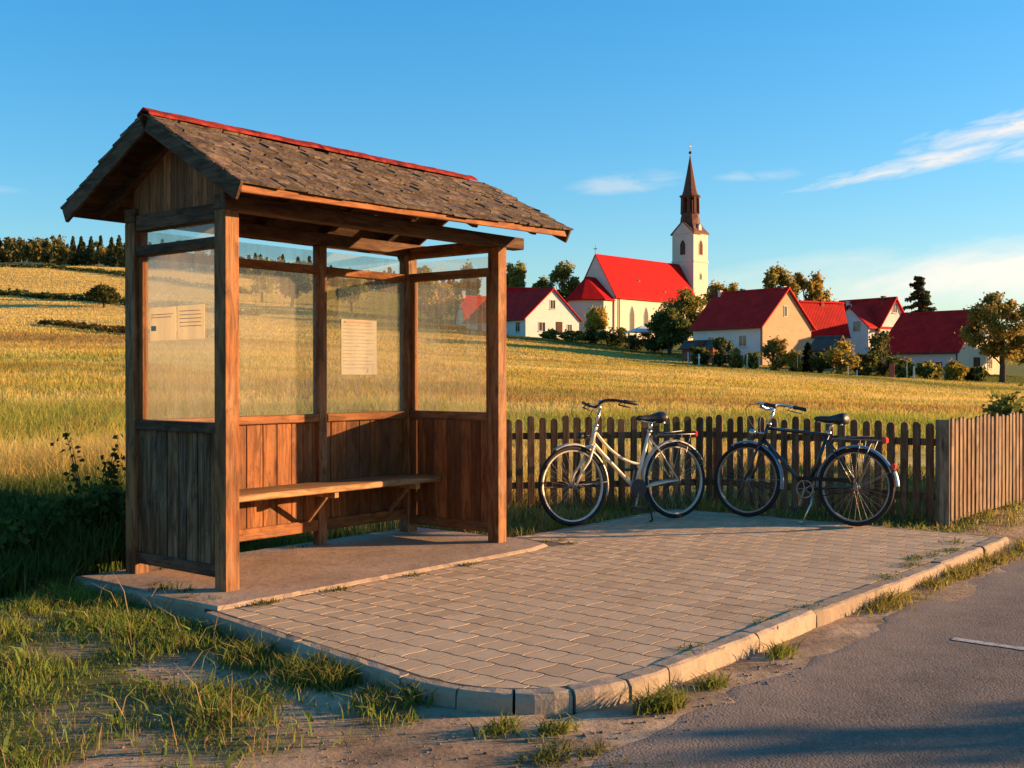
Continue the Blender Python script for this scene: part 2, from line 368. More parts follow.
def glassmat():
    m, nt, b = newmat('dusty_glass'); q = NB(nt)
    nt.nodes.remove(b)
    streak = q.noise(q.coord('Object', (9, 9, .7)), 2.4, 6, .7, .3); blot = q.noise(q.coord('Object'), 2.3, 6, .65, .6); spot = q.noise(q.coord('Object'), 38, 3, .6)
    d = q.math('ADD', q.math('MULTIPLY', q.ramp(streak, [(.45, 0.), (.75, 1.)]), .09), q.math('MULTIPLY', q.ramp(blot, [(.38, 0.), (.7, 1.)]), .09))
    d = q.math('ADD', d, q.math('MULTIPLY', q.ramp(spot, [(.66, 0.), (.72, 1.)]), .3))
    d = q.math('MULTIPLY', q.math('ADD', d, .045), 1.25)
    tr = q.n('ShaderNodeBsdfTransparent'); tr.inputs[0].default_value = (.93, .93, .90, 1)
    gl = q.n('ShaderNodeBsdfGlossy'); gl.inputs['Roughness'].default_value = .03
    df = q.n('ShaderNodeBsdfDiffuse'); df.inputs[0].default_value = (.62, .54, .42, 1)
    tl = q.n('ShaderNodeBsdfTranslucent'); tl.inputs[0].default_value = (.62, .54, .42, 1)
    fr = q.n('ShaderNodeFresnel'); q.l(q.math('ADD', 1.5, q.math('MULTIPLY', q.n('ShaderNodeNewGeometry').outputs['Backfacing'], 1/1.5-1.5)), fr.inputs[0])
    m1 = q.n('ShaderNodeMixShader'); q.l(q.math('MULTIPLY', fr.outputs[0], 1.0), m1.inputs[0]); q.l(tr.outputs[0], m1.inputs[1]); q.l(gl.outputs[0], m1.inputs[2])
    m3 = q.n('ShaderNodeMixShader'); m3.inputs[0].default_value = .4; q.l(df.outputs[0], m3.inputs[1]); q.l(tl.outputs[0], m3.inputs[2])
    m2 = q.n('ShaderNodeMixShader'); q.l(d, m2.inputs[0]); q.l(m1.outputs[0], m2.inputs[1]); q.l(m3.outputs[0], m2.inputs[2])
    q.l(m2.outputs[0], nt.nodes['Material Output'].inputs['Surface'])
    return m
M['glass'] = glassmat()

# ------------------------------------------------------------------ mesh helper
class MB:
    def __init__(s): s.v = []; s.f = []
    def add(s, vs, fs):
        o = len(s.v); s.v += [tuple(p) for p in vs]; s.f += [tuple(i+o for i in f) for f in fs]; return s
    def box(s, lo, hi):
        (x0, y0, z0), (x1, y1, z1) = lo, hi
        return s.add([(x0, y0, z0), (x1, y0, z0), (x1, y1, z0), (x0, y1, z0), (x0, y0, z1), (x1, y0, z1), (x1, y1, z1), (x0, y1, z1)],
                     [(3, 2, 1, 0), (4, 5, 6, 7), (0, 1, 5, 4), (1, 2, 6, 5), (2, 3, 7, 6), (3, 0, 4, 7)])
    def beam(s, p0, p1, w, h, up=(0, 0, 1)):
        p0 = Vector(p0); p1 = Vector(p1); d = (p1-p0).normalized(); up = Vector(up)
        sx = d.cross(up).normalized()*(w/2); sy = sx.cross(d).normalized()*(h/2)
        vs = [p+a*sx+b*sy for p in (p0, p1) for a, b in ((-1, -1), (1, -1), (1, 1), (-1, 1))]
        return s.add(vs, [(0, 1, 2, 3), (7, 6, 5, 4), (1, 0, 4, 5), (2, 1, 5, 6), (3, 2, 6, 7), (0, 3, 7, 4)])
    def tube(s, pts, r, seg=8, closed=False, cap=True):
        pts = [Vector(p) for p in pts]; n = len(pts)
        rr = r if isinstance(r, (list, tuple)) else [r]*n
        vs = []; fs = []; prev = None
        for i, p in enumerate(pts):
            if closed: d = pts[(i+1) % n]-pts[i-1]
            else: d = pts[min(i+1, n-1)]-pts[max(i-1, 0)]
            d.normalize()
            if prev is None:
                a = Vector((0, 0, 1)) if abs(d.z) < .9 else Vector((1, 0, 0)); a = (a-d*a.dot(d)).normalized()
            else: a = (prev-d*prev.dot(d)).normalized()
            prev = a; b = d.cross(a)
            for k in range(seg):
                t = 2*math.pi*k/seg; vs.append(p+(a*math.cos(t)+b*math.sin(t))*rr[i])
        m = n if closed else n-1
        for i in range(m):
            j = (i+1) % n
            for k in range(seg):
                l = (k+1) % seg; fs.append((i*seg+k, i*seg+l, j*seg+l, j*seg+k))
        if cap and not closed:
            fs.append(tuple(range(seg-1, -1, -1))); fs.append(tuple((n-1)*seg+k for k in range(seg)))
        return s.add(vs, fs)
    def prism(s, poly, f0, f1):
        """poly: 2D points (ccw seen from f1); f0/f1 map a 2D point to 3D"""
        n = len(poly); vs = [f0(p) for p in poly]+[f1(p) for p in poly]
        fs = [tuple(range(n-1, -1, -1)), tuple(range(n, 2*n))]+[(i, (i+1) % n, n+(i+1) % n, n+i) for i in range(n)]
        return s.add(vs, fs)
    def build(s, name, mat, parent=None, bevel=0, smooth=False, seg=1, jitter=0):
        me = bpy.data.meshes.new(name); bm = bmesh.new()
        vs = [bm.verts.new(p) for p in s.v]
        for f in s.f:
            try: bm.faces.new([vs[i] for i in f])
            except ValueError: pass
        bmesh.ops.recalc_face_normals(bm, faces=bm.faces)
        if bevel: bmesh.ops.bevel(bm, geom=bm.edges[:], offset=bevel, segments=seg, affect='EDGES', clamp_overlap=True)
        if jitter:
            for v in bm.verts: v.co += Vector((random.uniform(-1, 1), random.uniform(-1, 1), random.uniform(-1, 1)))*jitter
        bm.to_mesh(me); bm.free()
        if smooth:
            me.polygons.foreach_set('use_smooth', [True]*len(me.polygons))
        me.materials.append(mat)
        o = bpy.data.objects.new(name, me); COL.objects.link(o)
        if parent: o.parent = parent
        return o
def tag(o, label=None, cat=None, group=None, kind=None):
    if label: o['label'] = label
    if cat: o['category'] = cat
    if group: o['group'] = group
    if kind: o['kind'] = kind
    return o
def empty(name, loc, rz, label, cat, group=None):
    o = bpy.data.objects.new(name, None); COL.objects.link(o); o.location = loc; o.rotation_euler = (0, 0, rz); o.empty_display_size = .2
    return tag(o, label, cat, group)
def quads(name, Vv, Cc, mat, parent=None, smooth=False, per=4, facesidx=None):
    """Vv (n,k,3) vertices per element, Cc (n,3) colours, facesidx list of quads inside the element"""
    n, k = Vv.shape[:2]; facesidx = np.array(facesidx if facesidx is not None else [[0, 1, 2, 3]])
    me = bpy.data.meshes.new(name); me.vertices.add(n*k); me.vertices.foreach_set('co', Vv.astype(np.float32).ravel())
    idx = (np.arange(n)[:, None, None]*k+facesidx[None]).reshape(-1, 4); nf = len(idx)
    me.loops.add(nf*4); me.loops.foreach_set('vertex_index', idx.ravel().astype(np.int32))
    me.polygons.add(nf); me.polygons.foreach_set('loop_start', np.arange(0, nf*4, 4, dtype=np.int32))
    try: me.polygons.foreach_set('loop_total', np.full(nf, 4, np.int32))
    except Exception: pass
    if smooth: me.polygons.foreach_set('use_smooth', np.ones(nf, bool))
    at = me.color_attributes.new('Col', 'FLOAT_COLOR', 'POINT')
    c4 = np.ones((n, k, 4), np.float32); c4[:, :, :3] = Cc[:, None, :] if Cc.ndim == 2 else Cc
    at.data.foreach_set('color', c4.ravel())
    me.update(calc_edges=True); me.materials.append(mat)
    o = bpy.data.objects.new(name, me); COL.objects.link(o)
    if parent: o.parent = parent
    return o

def blades(P, h, w, lean, col, az=None, face=None):
    n = len(P); az = rng.uniform(0, 2*np.pi, n) if az is None else az
    face = rng.uniform(0, 2*np.pi, n) if face is None else face
    d = np.stack([np.cos(az), np.sin(az), 0*az], 1); t = np.stack([np.cos(face), np.sin(face), 0*face], 1)
    up = np.array([0, 0, 1.])
    Vv = np.zeros((n, 6, 3))
    for i, (fz, fl, fw) in enumerate(((0, 0, 1), (.55, .3, .85), (1, 1, .12))):
        c = P+up*(h*fz)[:, None]*(1-.25*(fl*np.clip(lean/np.maximum(h, .01), 0, 1)))[:, None]+d*(lean*fl)[:, None]
        Vv[:, 2*i] = c-t*(w*fw/2)[:, None]; Vv[:, 2*i+1] = c+t*(w*fw/2)[:, None]
    return Vv, col
BL_F = [[0, 1, 3, 2], [2, 3, 5, 4]]
def jit(c, s, n): return np.clip(c*(1+s*rng.normal(size=(n, 1)))*(1+.08*rng.normal(size=(n, 3))), .004, .9)

# ------------------------------------------------------------------ camera, sun, sky
cam = bpy.data.cameras.new('camera'); cam.lens = 36*F/1024; cam.clip_end = 6000; cam.clip_start = .05
co = bpy.data.objects.new('camera', cam); COL.objects.link(co); co.location = (0, 0, EYE)
co.rotation_euler = (R(90)-math.atan((384-HOR)/F), 0, 0); S.camera = co
SUNEL = R(9.3); SUNAZ = math.atan2(.159, .986)      # from +X towards +Y
sl = bpy.data.lights.new('sun', 'SUN'); sl.energy = 5.0; sl.angle = R(.55); sl.color = (1.0, .60, .29)
so = bpy.data.objects.new('sun', sl); COL.objects.link(so)
sd = Vector((math.cos(SUNEL)*math.cos(SUNAZ), math.cos(SUNEL)*math.sin(SUNAZ), math.sin(SUNEL)))
so.rotation_euler = sd.to_track_quat('Z', 'Y').to_euler(); so.location = (30, 5, 12)
W = bpy.data.worlds.new('World'); S.world = W; W.use_nodes = True
q = NB(W.node_tree); bg = W.node_tree.nodes['Background']
sky = q.n('ShaderNodeTexSky', sky_type='NISHITA'); sky.sun_disc = False
sky.sun_elevation = SUNEL; sky.sun_rotation = R(90)-SUNAZ; sky.ozone_density = 4.0; sky.dust_density = .4; sky.air_density = 1.0
hs = q.n('ShaderNodeHueSaturation'); hs.inputs['Saturation'].default_value = 1.2; hs.inputs['Hue'].default_value = .5
lum = q.n('ShaderNodeRGBToBW'); q.l(sky.outputs[0], lum.inputs[0])
cmp_ = q.n('ShaderNodeVectorMath', operation='SCALE'); q.l(sky.outputs[0], cmp_.inputs[0]); q.l(q.math('DIVIDE', 1.45, q.math('ADD', 1.0, q.math('MULTIPLY', lum.outputs[0], .22))), cmp_.inputs['Scale'])
q.l(cmp_.outputs[0], hs.inputs['Color'])
tint = q.mix(1.0, hs.outputs[0], (1.17, 1.0, .87), 'MULTIPLY')
tc = q.n('ShaderNodeTexCoord'); sx = q.n('ShaderNodeSeparateXYZ'); q.l(tc.outputs['Generated'], sx.inputs[0])
az = q.math('ARCTAN2', sx.outputs[0], sx.outputs[1]); el = q.math('ARCSINE', sx.outputs[2])
def streak(azc, elc, slope, half_len, half_w, scale, lo, hi, amt):
    """thin cloud bank lying along a sloping line of the sky"""
    da = q.math('SUBTRACT', az, azc); dl = q.math('SUBTRACT', q.math('SUBTRACT', el, elc), q.math('MULTIPLY', da, slope))
    cb = q.n('ShaderNodeCombineXYZ'); q.l(q.math('MULTIPLY', da, 1.0), cb.inputs[0]); q.l(q.math('MULTIPLY', dl, 4.2), cb.inputs[1]); cb.inputs[2].default_value = azc*7+elc
    nz = q.noise(cb.outputs[0], scale, 8, .6, .35)
    ga = q.math('POWER', 2.718, q.math('MULTIPLY', q.math('POWER', q.math('ABSOLUTE', q.math('DIVIDE', da, half_len)), 2.0), -1.0))
    gl = q.math('POWER', 2.718, q.math('MULTIPLY', q.math('POWER', q.math('ABSOLUTE', q.math('DIVIDE', dl, half_w)), 2.0), -1.0))
    f = q.math('MULTIPLY', q.math('MULTIPLY', ga, gl), q.math('SUBTRACT', q.math('MULTIPLY', nz, 2.4), .35))
    return q.math('MULTIPLY', q.ramp(f, [(lo, 0.), (hi, 1.)]), amt)
banks = [streak(.43, .203, .15, .10, .014, 22, .34, 1.2, .75), streak(.36, .178, .15, .12, .009, 26, .34, 1.2, .7), streak(.47, .185, .12, .06, .010, 30, .3, 1.05, .7),
         streak(.10, .17, .05, .06, .012, 18, .4, 1.3, .3), streak(.215, .173, .0, .05, .006, 24, .4, 1.3, .22), streak(-.46, .15, .02, .06, .008, 20, .4, 1.3, .22),
         streak(.55, .092, .05, .34, .028, 5, .18, .70, .9), streak(.80, .30, .2, .25, .05, 9, .36, .65, .8), streak(-.9, .25, .1, .3, .04, 9, .38, .65, .6)]
cf = banks[0]
for b_ in banks[1:]: cf = q.math('MAXIMUM', cf, b_)
cc = q.n('ShaderNodeMix', data_type='RGBA', blend_type='MULTIPLY'); cc.inputs[0].default_value = 1; q.l(q.math('ADD', q.math('MULTIPLY', lum.outputs[0], .14), 3.2), cc.inputs[6]); cc.inputs[7].default_value = (1.06, .92, .80, 1)
q.l(q.mix(cf, tint, cc.outputs[2]), bg.inputs[0]); bg.inputs[1].default_value = .110
S.view_settings.view_transform = 'Standard'; S.view_settings.look = 'None'; S.view_settings.exposure = 1.5; S.view_settings.gamma = 1
S.cycles.use_denoising = True; S.cycles.max_bounces = 8; S.cycles.transparent_max_bounces = 16; S.cycles.caustics_reflective = False; S.cycles.caustics_refractive = False

# ------------------------------------------------------------------ ground sheet
def axis(lo, hi, d, far, g):
    a = list(np.arange(lo, hi+d/2, d)); s = d
    r = a[-1]
    while r < far: s *= g; r += s; a.append(r)
    s = d; l = a[0]; pre = []
    while l > -far: s *= g; l -= s; pre.append(l)
    return np.array(pre[::-1]+a)
gx = axis(-6, 7, .06, 3300, 1.045); gy = axis(2.6, 13, .06, 3300, 1.03)
GX, GY = np.meshgrid(gx, gy); GZ = tz(GX, GY); la, lb = w2loc(GX, GY)
plat = (la > -.32-.10*np.clip(-.3-lb, 0, 2)+.35*np.clip(-2.2-lb, 0, 1))*(la < 5.05)*(lb > -2.62)*(lb < .15)+(la > -.25)*(la < 2.6)*(lb > -.4)*(lb < 1.1)
GZ = np.where(plat > 0, np.minimum(GZ, -.15), GZ)
ny, nx = GX.shape
me = bpy.data.meshes.new('ground'); me.vertices.add(nx*ny); me.vertices.foreach_set('co', np.stack([GX, GY, GZ], -1).astype(np.float32).ravel())
ii = (np.arange(ny-1)[:, None]*nx+np.arange(nx-1)[None]).ravel(); idx = np.stack([ii, ii+1, ii+nx+1, ii+nx], 1)
me.loops.add(len(idx)*4); me.loops.foreach_set('vertex_index', idx.ravel().astype(np.int32)); me.polygons.add(len(idx)); me.polygons.foreach_set('loop_start', np.arange(0, len(idx)*4, 4, dtype=np.int32))
me.polygons.foreach_set('use_smooth', np.ones(len(idx), bool))
at = me.color_attributes.new('Col', 'FLOAT_COLOR', 'POINT'); c4 = np.ones((nx*ny, 4), np.float32); c4[:, :3] = groundcol(GX, GY); at.data.foreach_set('color', c4.ravel())
me.update(calc_edges=True); me.materials.append(M['ground'])
tag(bpy.data.objects.new('ground', me), kind='structure'); COL.objects.link(bpy.data.objects['ground'])

# ------------------------------------------------------------------ road
ra = np.concatenate([np.arange(-14, -4, .5), np.arange(-4, 12, .1), np.arange(12, 90, 1.5)])
NB_ = 60
rv = []; rd = []
for i, a in enumerate(ra):
    e = -2.92-.12*(fbm(np.array([a*1.3]), np.array([0.]), 51)[0]-.5)*2-.10*(fbm(np.array([a*5]), np.array([3.]), 52)[0]-.5)*2
    for j in range(NB_):
        b = e-(j/(NB_-1))**1.4*6.0
        x, y = loc2w(a, b)
        rv.append((x, y, 0)); rd.append(max(0, 1-(e-b)/.55)*.9)
rv = np.array(rv); z = tz(rv[:, 0], rv[:, 1])*.15-.078*.85-.004+.010*fbm(rv[:, 0]*1.5, rv[:, 1]*1.5, 55)
edge = np.zeros((len(ra), NB_)); edge[:, 0] = -.002; rv[:, 2] = z+edge.ravel()
ii = (np.arange(len(ra)-1)[:, None]*NB_+np.arange(NB_-1)[None]).ravel(); idx = np.stack([ii, ii+1, ii+NB_+1, ii+NB_], 1)[:, ::-1]
me = bpy.data.meshes.new('road'); me.from_pydata([tuple(p) for p in rv], [], [tuple(int(k) for k in f) for f in idx])
me.polygons.foreach_set('use_smooth', [True]*len(me.polygons))
dl_ = np.array(rd); wx, wy = rv[:, 0], rv[:, 1]
dl_ = np.maximum(dl_, .42*np.exp(-(((wx-1.75)/.75)**2+((wy-5.75-.12*(wx-1.75))/.16)**2)))
dl_ = np.maximum(dl_, .3*np.exp(-(((wx-2.3)/.7)**2+((wy-6.3)/.35)**2)))
at = me.attributes.new('Dust', 'FLOAT', 'POINT'); at.data.foreach_set('value', dl_.astype(np.float32))
me.materials.append(M['road']); o = bpy.data.objects.new('road', me); COL.objects.link(o); tag(o, kind='structure')
# worn white line across the road
mk = MB()
n = 34
for k in range(n):
    t0 = k/n; t1 = (k+1)/n
    if k > 8 and random.random() < .2: continue
    def pt(t, w): 
        x = 2.18+t*2.6; y = 5.53-t*2.13
        return (x+w*.62, y+w*.78, 0)
    w0 = .032*(1-.25*random.random())
    mk.add([pt(t0, -w0), pt(t1, -w0), pt(t1, w0), pt(t0, w0)], [(0, 1, 2, 3)])
zz = MB(); zz.f = mk.f
for p in mk.v:
    zr = tz1(p[0], p[1])*.15-.078*.85-.004+.010*float(fbm(np.array([p[0]*1.5]), np.array([p[1]*1.5]), 55)[0])
    zz.v.append((p[0], p[1], zr+.003))
tag(zz.build('road_marking', M['road_paint']), kind='structure')

# ------------------------------------------------------------------ platform
PLAT = bpy.data.objects.new('tmp', None)
def local_obj(o):
    o.location = (OX, OY, 0); o.rotation_euler = (0, 0, TH); return o
outline = [(-.30, -.30), (-.42, -1.2), (-.53, -1.95)]+[(float((1-t)**2*-.53+2*t*(1-t)*-.60+t*t*.22), float((1-t)**2*-1.95+2*t*(1-t)*-2.65+t*t*-2.65)) for t in [i/10 for i in range(1, 11)]]+[(5.08, -2.65), (5.08, .16), (-.2, .16)]
b_ = MB(); b_.prism(outline, lambda p: (p[0], p[1], -.17), lambda p: (p[0], p[1], -.0014))
tag(local_obj(b_.build('paving_bed', M['joint'])), kind='structure')
def rowu(k, b): return k*.172+.006*math.sin(2*math.pi*b/.132)+.004*math.sin(b*3.1+k)
def clip(poly):
    for i in range(len(outline)):
        p, q2 = outline[i], outline[(i+1) % len(outline)]; dx, dy = q2[0]-p[0], q2[1]-p[1]; ln = math.hypot(dx, dy)
        if ln < 1e-6: continue
        side = lambda t: (-dy*(t[0]-p[0])+dx*(t[1]-p[1]))/ln-.010
        out = []
        for k in range(len(poly)):
            a, b = poly[k-1], poly[k]; sa, sb = side(a), side(b)
            if (sa >= 0) != (sb >= 0): t = sa/(sa-sb); out.append((a[0]+(b[0]-a[0])*t, a[1]+(b[1]-a[1])*t))
            if sb >= 0: out.append(b)
        poly = out
        if len(poly) < 3: return []
    return poly
bm = bmesh.new()
la_, lb_ = .172, .132
for k in range(-5, 33):
    off = (k % 2)*.5*lb_+random.uniform(-.01, .01)
    for j in range(-22, 4):
        b0 = j*lb_+off; b1 = b0+lb_
        pts = []
        N = 6
        for t in range(N): bb = b0+(b1-b0)*t/N; pts.append((rowu(k, bb), bb))
        for t in range(N): tt = t/N; pts.append((rowu(k, b1)*(1-tt)+rowu(k+1, b1)*tt, b1+.006*math.sin(2*math.pi*tt)))
        for t in range(N): bb = b1+(b0-b1)*t/N; pts.append((rowu(k+1, bb), bb))
        for t in range(N): tt = 1-t/N; pts.append((rowu(k, b0)*(1-tt)+rowu(k+1, b0)*tt, b0+.006*math.sin(2*math.pi*tt)))
        cx = sum(p[0] for p in pts)/len(pts); cy = sum(p[1] for p in pts)/len(pts)
        if cy > -.30 and cx < 2.72: continue
        pts = clip(pts)
        if len(pts) < 3: continue
        cx = sum(p[0] for p in pts)/len(pts); cy = sum(p[1] for p in pts)/len(pts)
        if abs(sum(pts[i-1][0]*pts[i][1]-pts[i][0]*pts[i-1][1] for i in range(len(pts))))/2 < .0012: continue
        hz = random.uniform(-.0004, .0004); tx = random.uniform(-.0045, .0045); ty = random.uniform(-.0045, .0045)
        top = []; mid = []; low = []
        for (x, y) in pts:
            for lst, g, zz_ in ((low, .0054, -.03), (mid, .0057, -.004), (top, .006, 0)):
                r = max(math.hypot(x-cx, y-cy), .02); s = max(.3, (r-g)/r)
                X = cx+(x-cx)*s; Y = cy+(y-cy)*s
                lst.append(bm.verts.new((X, Y, zz_+hz+tx*(X-cx)+ty*(Y-cy))))
        m = len(pts); bm.faces.new(top[::-1])
        for i in range(m):
            i2 = (i+1) % m
            bm.faces.new((top[i], top[i2], mid[i2], mid[i])); bm.faces.new((mid[i], mid[i2], low[i2], low[i]))
bmesh.ops.recalc_face_normals(bm, faces=bm.faces)
me = bpy.data.meshes.new('pavement'); bm.to_mesh(me); bm.free(); me.materials.append(M['paver'])
o = bpy.data.objects.new('pavement', me); COL.objects.link(o); tag(local_obj(o), kind='structure')
# kerb stones round the paving
kb = bmesh.new()
def kerbstone(p, r, w, zt, zb, gap=.003, jt=.004, path=None):
    j = lambda: random.uniform(-jt, jt)
    p = Vector((*p, 0)); r = Vector((*r, 0)); d = (r-p).normalized()
    path = path or [p+d*gap, r-d*gap]
    L = (r-p).length; n = max(3, int(L/.07)); ring = []
    prof = [(0, zb), (0, zt), (w*.80, zt), (w*.95, zt-.008), (w+.002, zt-.024), (w+.006, zb)]
    def along(t):
        f = t*(len(path)-1); i = min(int(f), len(path)-2); c = path[i].lerp(path[i+1], f-i); dd = (path[min(i+1, len(path)-1)]-path[i]).normalized()
        if len(path) > 2:
            i2 = min(i+1, len(path)-2); dd = dd.lerp((path[i2+1]-path[i2]).normalized(), f-i).normalized()
        return c, Vector((dd.y, -dd.x, 0))
    o1, o2, z1 = j(), j(), j()
    for i in range(n+1):
        t = i/n; c, nn = along(t); sh = (.005 if i in (0, n) else 0)
        ring.append([kb.verts.new(c+nn*(x+o1+(o2-o1)*t+(random.uniform(-.004, .004) if k > 1 else 0)-(sh if k > 1 else 0))+Vector((0, 0, zz_+z1-(sh*.5 if 0 < k < 5 else 0)+(random.uniform(-.003, .003) if 0 < k < 5 else 0)))) for k, (x, zz_) in enumerate(prof)])
    m = len(prof)
    for i in range(n):
        for k in range(m):
            k2 = (k+1) % m; kb.faces.new((ring[i][k], ring[i][k2], ring[i+1][k2], ring[i+1][k]))
    kb.faces.new(ring[0][::-1]); kb.faces.new(ring[n])
KW, ZT, ZB = .095, .004, -.22
for p, r_ in (((-.30, -.30), (-.42, -1.15)), ((-.42, -1.15), (-.53, -1.95))): kerbstone(p, r_, .055, ZT, ZB)
_arc = [Vector(((1-t)**2*-.53+2*t*(1-t)*-.60+t*t*.22, (1-t)**2*-1.95+2*t*(1-t)*-2.65+t*t*-2.65, 0)) for t in [i/40 for i in range(41)]]
for i0, i1 in ((0, 9), (9, 17), (17, 25), (25, 33), (33, 40)):
    pp = [v.copy() for v in _arc[i0:i1+1]]; pp[0] = pp[0].lerp(pp[1], .15); pp[-1] = pp[-1].lerp(pp[-2], .15)
    kerbstone(tuple(pp[0][:2]), tuple(pp[-1][:2]), .055+.03*min(1, i0/25), ZT, ZB, path=pp)
a0 = .22
for L_ in (.78, .66, .98, 1.0, .86, .62):
    a1 = min(a0+L_, 5.16)
    if a1-a0 > .08: kerbstone((a0, -2.65), (a1, -2.65), KW-.01+.010*random.random(), ZT+.008*random.uniform(-.2, 1), ZB, .004, .010)
    a0 = a1
kerbstone((5.08, -2.65), (5.08, -1.2), .05, -.002, ZB); kerbstone((5.08, -1.2), (5.08, .16), .05, -.002, ZB); kerbstone((5.08, .16), (3.9, .16), .05, -.002, ZB); kerbstone((3.9, .16), (2.62, .16), .05, -.002, ZB)
bmesh.ops.recalc_face_normals(kb, faces=kb.faces)
me = bpy.data.meshes.new('kerb'); kb.to_mesh(me); kb.free(); me.materials.append(M['kerb'])
o = bpy.data.objects.new('kerb', me); COL.objects.link(o); tag(local_obj(o), kind='structure')
# worn concrete slab under the shelter
sp = [(-.28, 1.12), (-.34, .95), (-.27, -.30), (2.35, -.345), (2.58, -.28), (2.66, -.05), (2.62, 1.1)]
dense = []
for i in range(len(sp)):
    p, r = sp[i], sp[(i+1) % len(sp)]; n = max(1, int(math.dist(p, r)/.06))
    for t in range(n):
        jx = 0 if t == 0 else random.uniform(-.008, .008)
        dense.append((p[0]+(r[0]-p[0])*t/n+jx*.6, p[1]+(r[1]-p[1])*t/n+jx))
b_ = MB(); cxs, cys = 1.15, .38
N = len(dense)
inner = [(p[0]+(cxs-p[0])*.012, p[1]+(cys-p[1])*.03) for p in dense]
b_.add([(p[0], p[1], -.16) for p in dense]+[(p[0], p[1], .004) for p in dense]+[(p[0], p[1], .018) for p in inner],
       [(i, (i+1) % N, N+(i+1) % N, N+i) for i in range(N)]+[(N+i, N+(i+1) % N, 2*N+(i+1) % N, 2*N+i) for i in range(N)]+[tuple(range(2*N, 3*N))])
tag(local_obj(b_.build('shelter_slab', M['slab'])), kind='structure')

# ------------------------------------------------------------------ bus shelter
L, Wd, PW = 2.46, 1.0, .10
sh = empty('bus_shelter', (OX, OY, 0), TH, 'old wooden bus shelter with shingled gable roof, dusty windows and a bench', 'bus shelter')
ZB0 = .012
PT = 2.15
for (a, b) in ((0, 0), (L-PW, 0), (0, Wd-PW), (L-PW, Wd-PW)):
    MB().box((a, b, ZB0), (a+PW, b+PW, PT)).build('post', M['post_wood'], sh, .006)
MIDA = 1.48
MB().box((MIDA, Wd-.085, ZB0), (MIDA+.075, Wd-.012, PT)).build('post', M['post_wood'], sh, .005)
# lower board panels
def boards_x(a0, a1, b, th, z0, z1, w, name, mat):
    m = MB(); x = a0
    while x < a1-.01:
        ww = min(w*random.uniform(.8, 1.2), a1-x)
        if a1-x-ww < .04: ww = a1-x
        g = random.uniform(.002, .006); dz = random.uniform(-.004, .004)
        m.box((x+g/2, b+random.uniform(-.003, .003), z0+dz), (x+ww-g/2, b+th, z1)); x += ww
    return m.build(name, mat, sh, .003)
def boards_y(a, b0, b1, th, z0, z1, w, name, mat):
    m = MB(); x = b0
    while x < b1-.01:
        ww = min(w*random.uniform(.75, 1.25), b1-x)
        if b1-x-ww < .03: ww = b1-x
        g = random.uniform(.002, .007)
        m.box((a+random.uniform(-.003, .003), x+g/2, z0+random.uniform(-.004, .004)), (a+th, x+ww-g/2, z1)); x += ww
    return m.build(name, mat, sh, .003)
ZS = .955
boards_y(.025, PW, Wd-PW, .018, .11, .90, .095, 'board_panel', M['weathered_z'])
boards_y(.046, PW, Wd-PW, .016, .11, .90, .11, 'board_panel', M['wood_z'])
boards_y(L-PW+.02, PW, Wd-PW, .018, .11, .90, .115, 'board_panel', M['wood_z'])
boards_x(PW, L-PW, Wd-.05, .02, .13, .90, .125, 'board_panel', M['wood_z'])
# rails
def rail_y(a, th, z0, z1, mat, name='rail'): MB().box((a, PW+.001, z0), (a+th, Wd-PW-.001, z1)).build(name, mat, sh, .005)
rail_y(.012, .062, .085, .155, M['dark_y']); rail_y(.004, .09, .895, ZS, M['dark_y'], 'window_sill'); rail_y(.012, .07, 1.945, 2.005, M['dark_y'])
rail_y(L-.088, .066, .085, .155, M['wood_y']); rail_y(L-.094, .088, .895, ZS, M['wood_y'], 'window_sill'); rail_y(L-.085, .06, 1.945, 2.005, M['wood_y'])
def rail_x(a0, a1, z0, z1, b0, b1, mat, name='rail'): MB().box((a0+.001, b0, z0), (a1-.001, b1, z1)).build(name, mat, sh, .005)
for a0, a1 in ((PW, MIDA), (MIDA+.075, L-PW)):
    rail_x(a0, a1, .895, ZS-.005, Wd-.088, Wd-.008, M['wood_x'], 'window_sill'); rail_x(a0, a1, 1.945, 2.0, Wd-.083, Wd-.015, M['wood_x'])
    rail_x(a0, a1, .12, .20, Wd-.078, Wd-.052, M['wood_x'])
# slim inner stops either side of the glass
for (a, b0) in ((.03, PW), (.03, Wd-PW-.045), (L-.07, Wd-PW-.04), (L-.07, PW)):
    MB().box((a, b0+.001, ZS+.001), (a+.04, b0+.040, 1.944)).build('glazing_bead', M['wood_z'], sh, .003)
# panes
def pane_y(a, z0, z1): MB().box((a, PW+.004, z0), (a+.004, Wd-PW-.004, z1)).build('window_pane', M['glass'], sh)
def pane_x(a0, a1, z0, z1): MB().box((a0+.004, Wd-.050, z0), (a1-.004, Wd-.046, z1)).build('window_pane', M['glass'], sh)
for a in (.052, L-.052): pane_y(a, ZS-.003, 1.946); pane_y(a, 2.003, PT-.06)
for a0, a1 in ((PW, MIDA), (MIDA+.075, L-PW)): pane_x(a0, a1, ZS-.003, 1.946); pane_x(a0, a1, 1.998, PT-.04)
# top plates and tie beams
MB().box((.0, -.004, PT), (L+.20, .104, PT+.085)).build('wall_plate', M['dark_x'], sh, .006)
MB().box((.0, Wd-.104, PT), (L+.20, Wd+.004, PT+.085)).build('wall_plate', M['dark_x'], sh, .006)
MB().box((.01, .106, PT-.055), (.09, Wd-.106, PT+.04)).build('tie_beam', M['dark_y'], sh, .005)
MB().box((L-.09, .106, PT-.03), (L-.01, Wd-.106, PT+.055)).build('tie_beam', M['wood_y'], sh, .005)
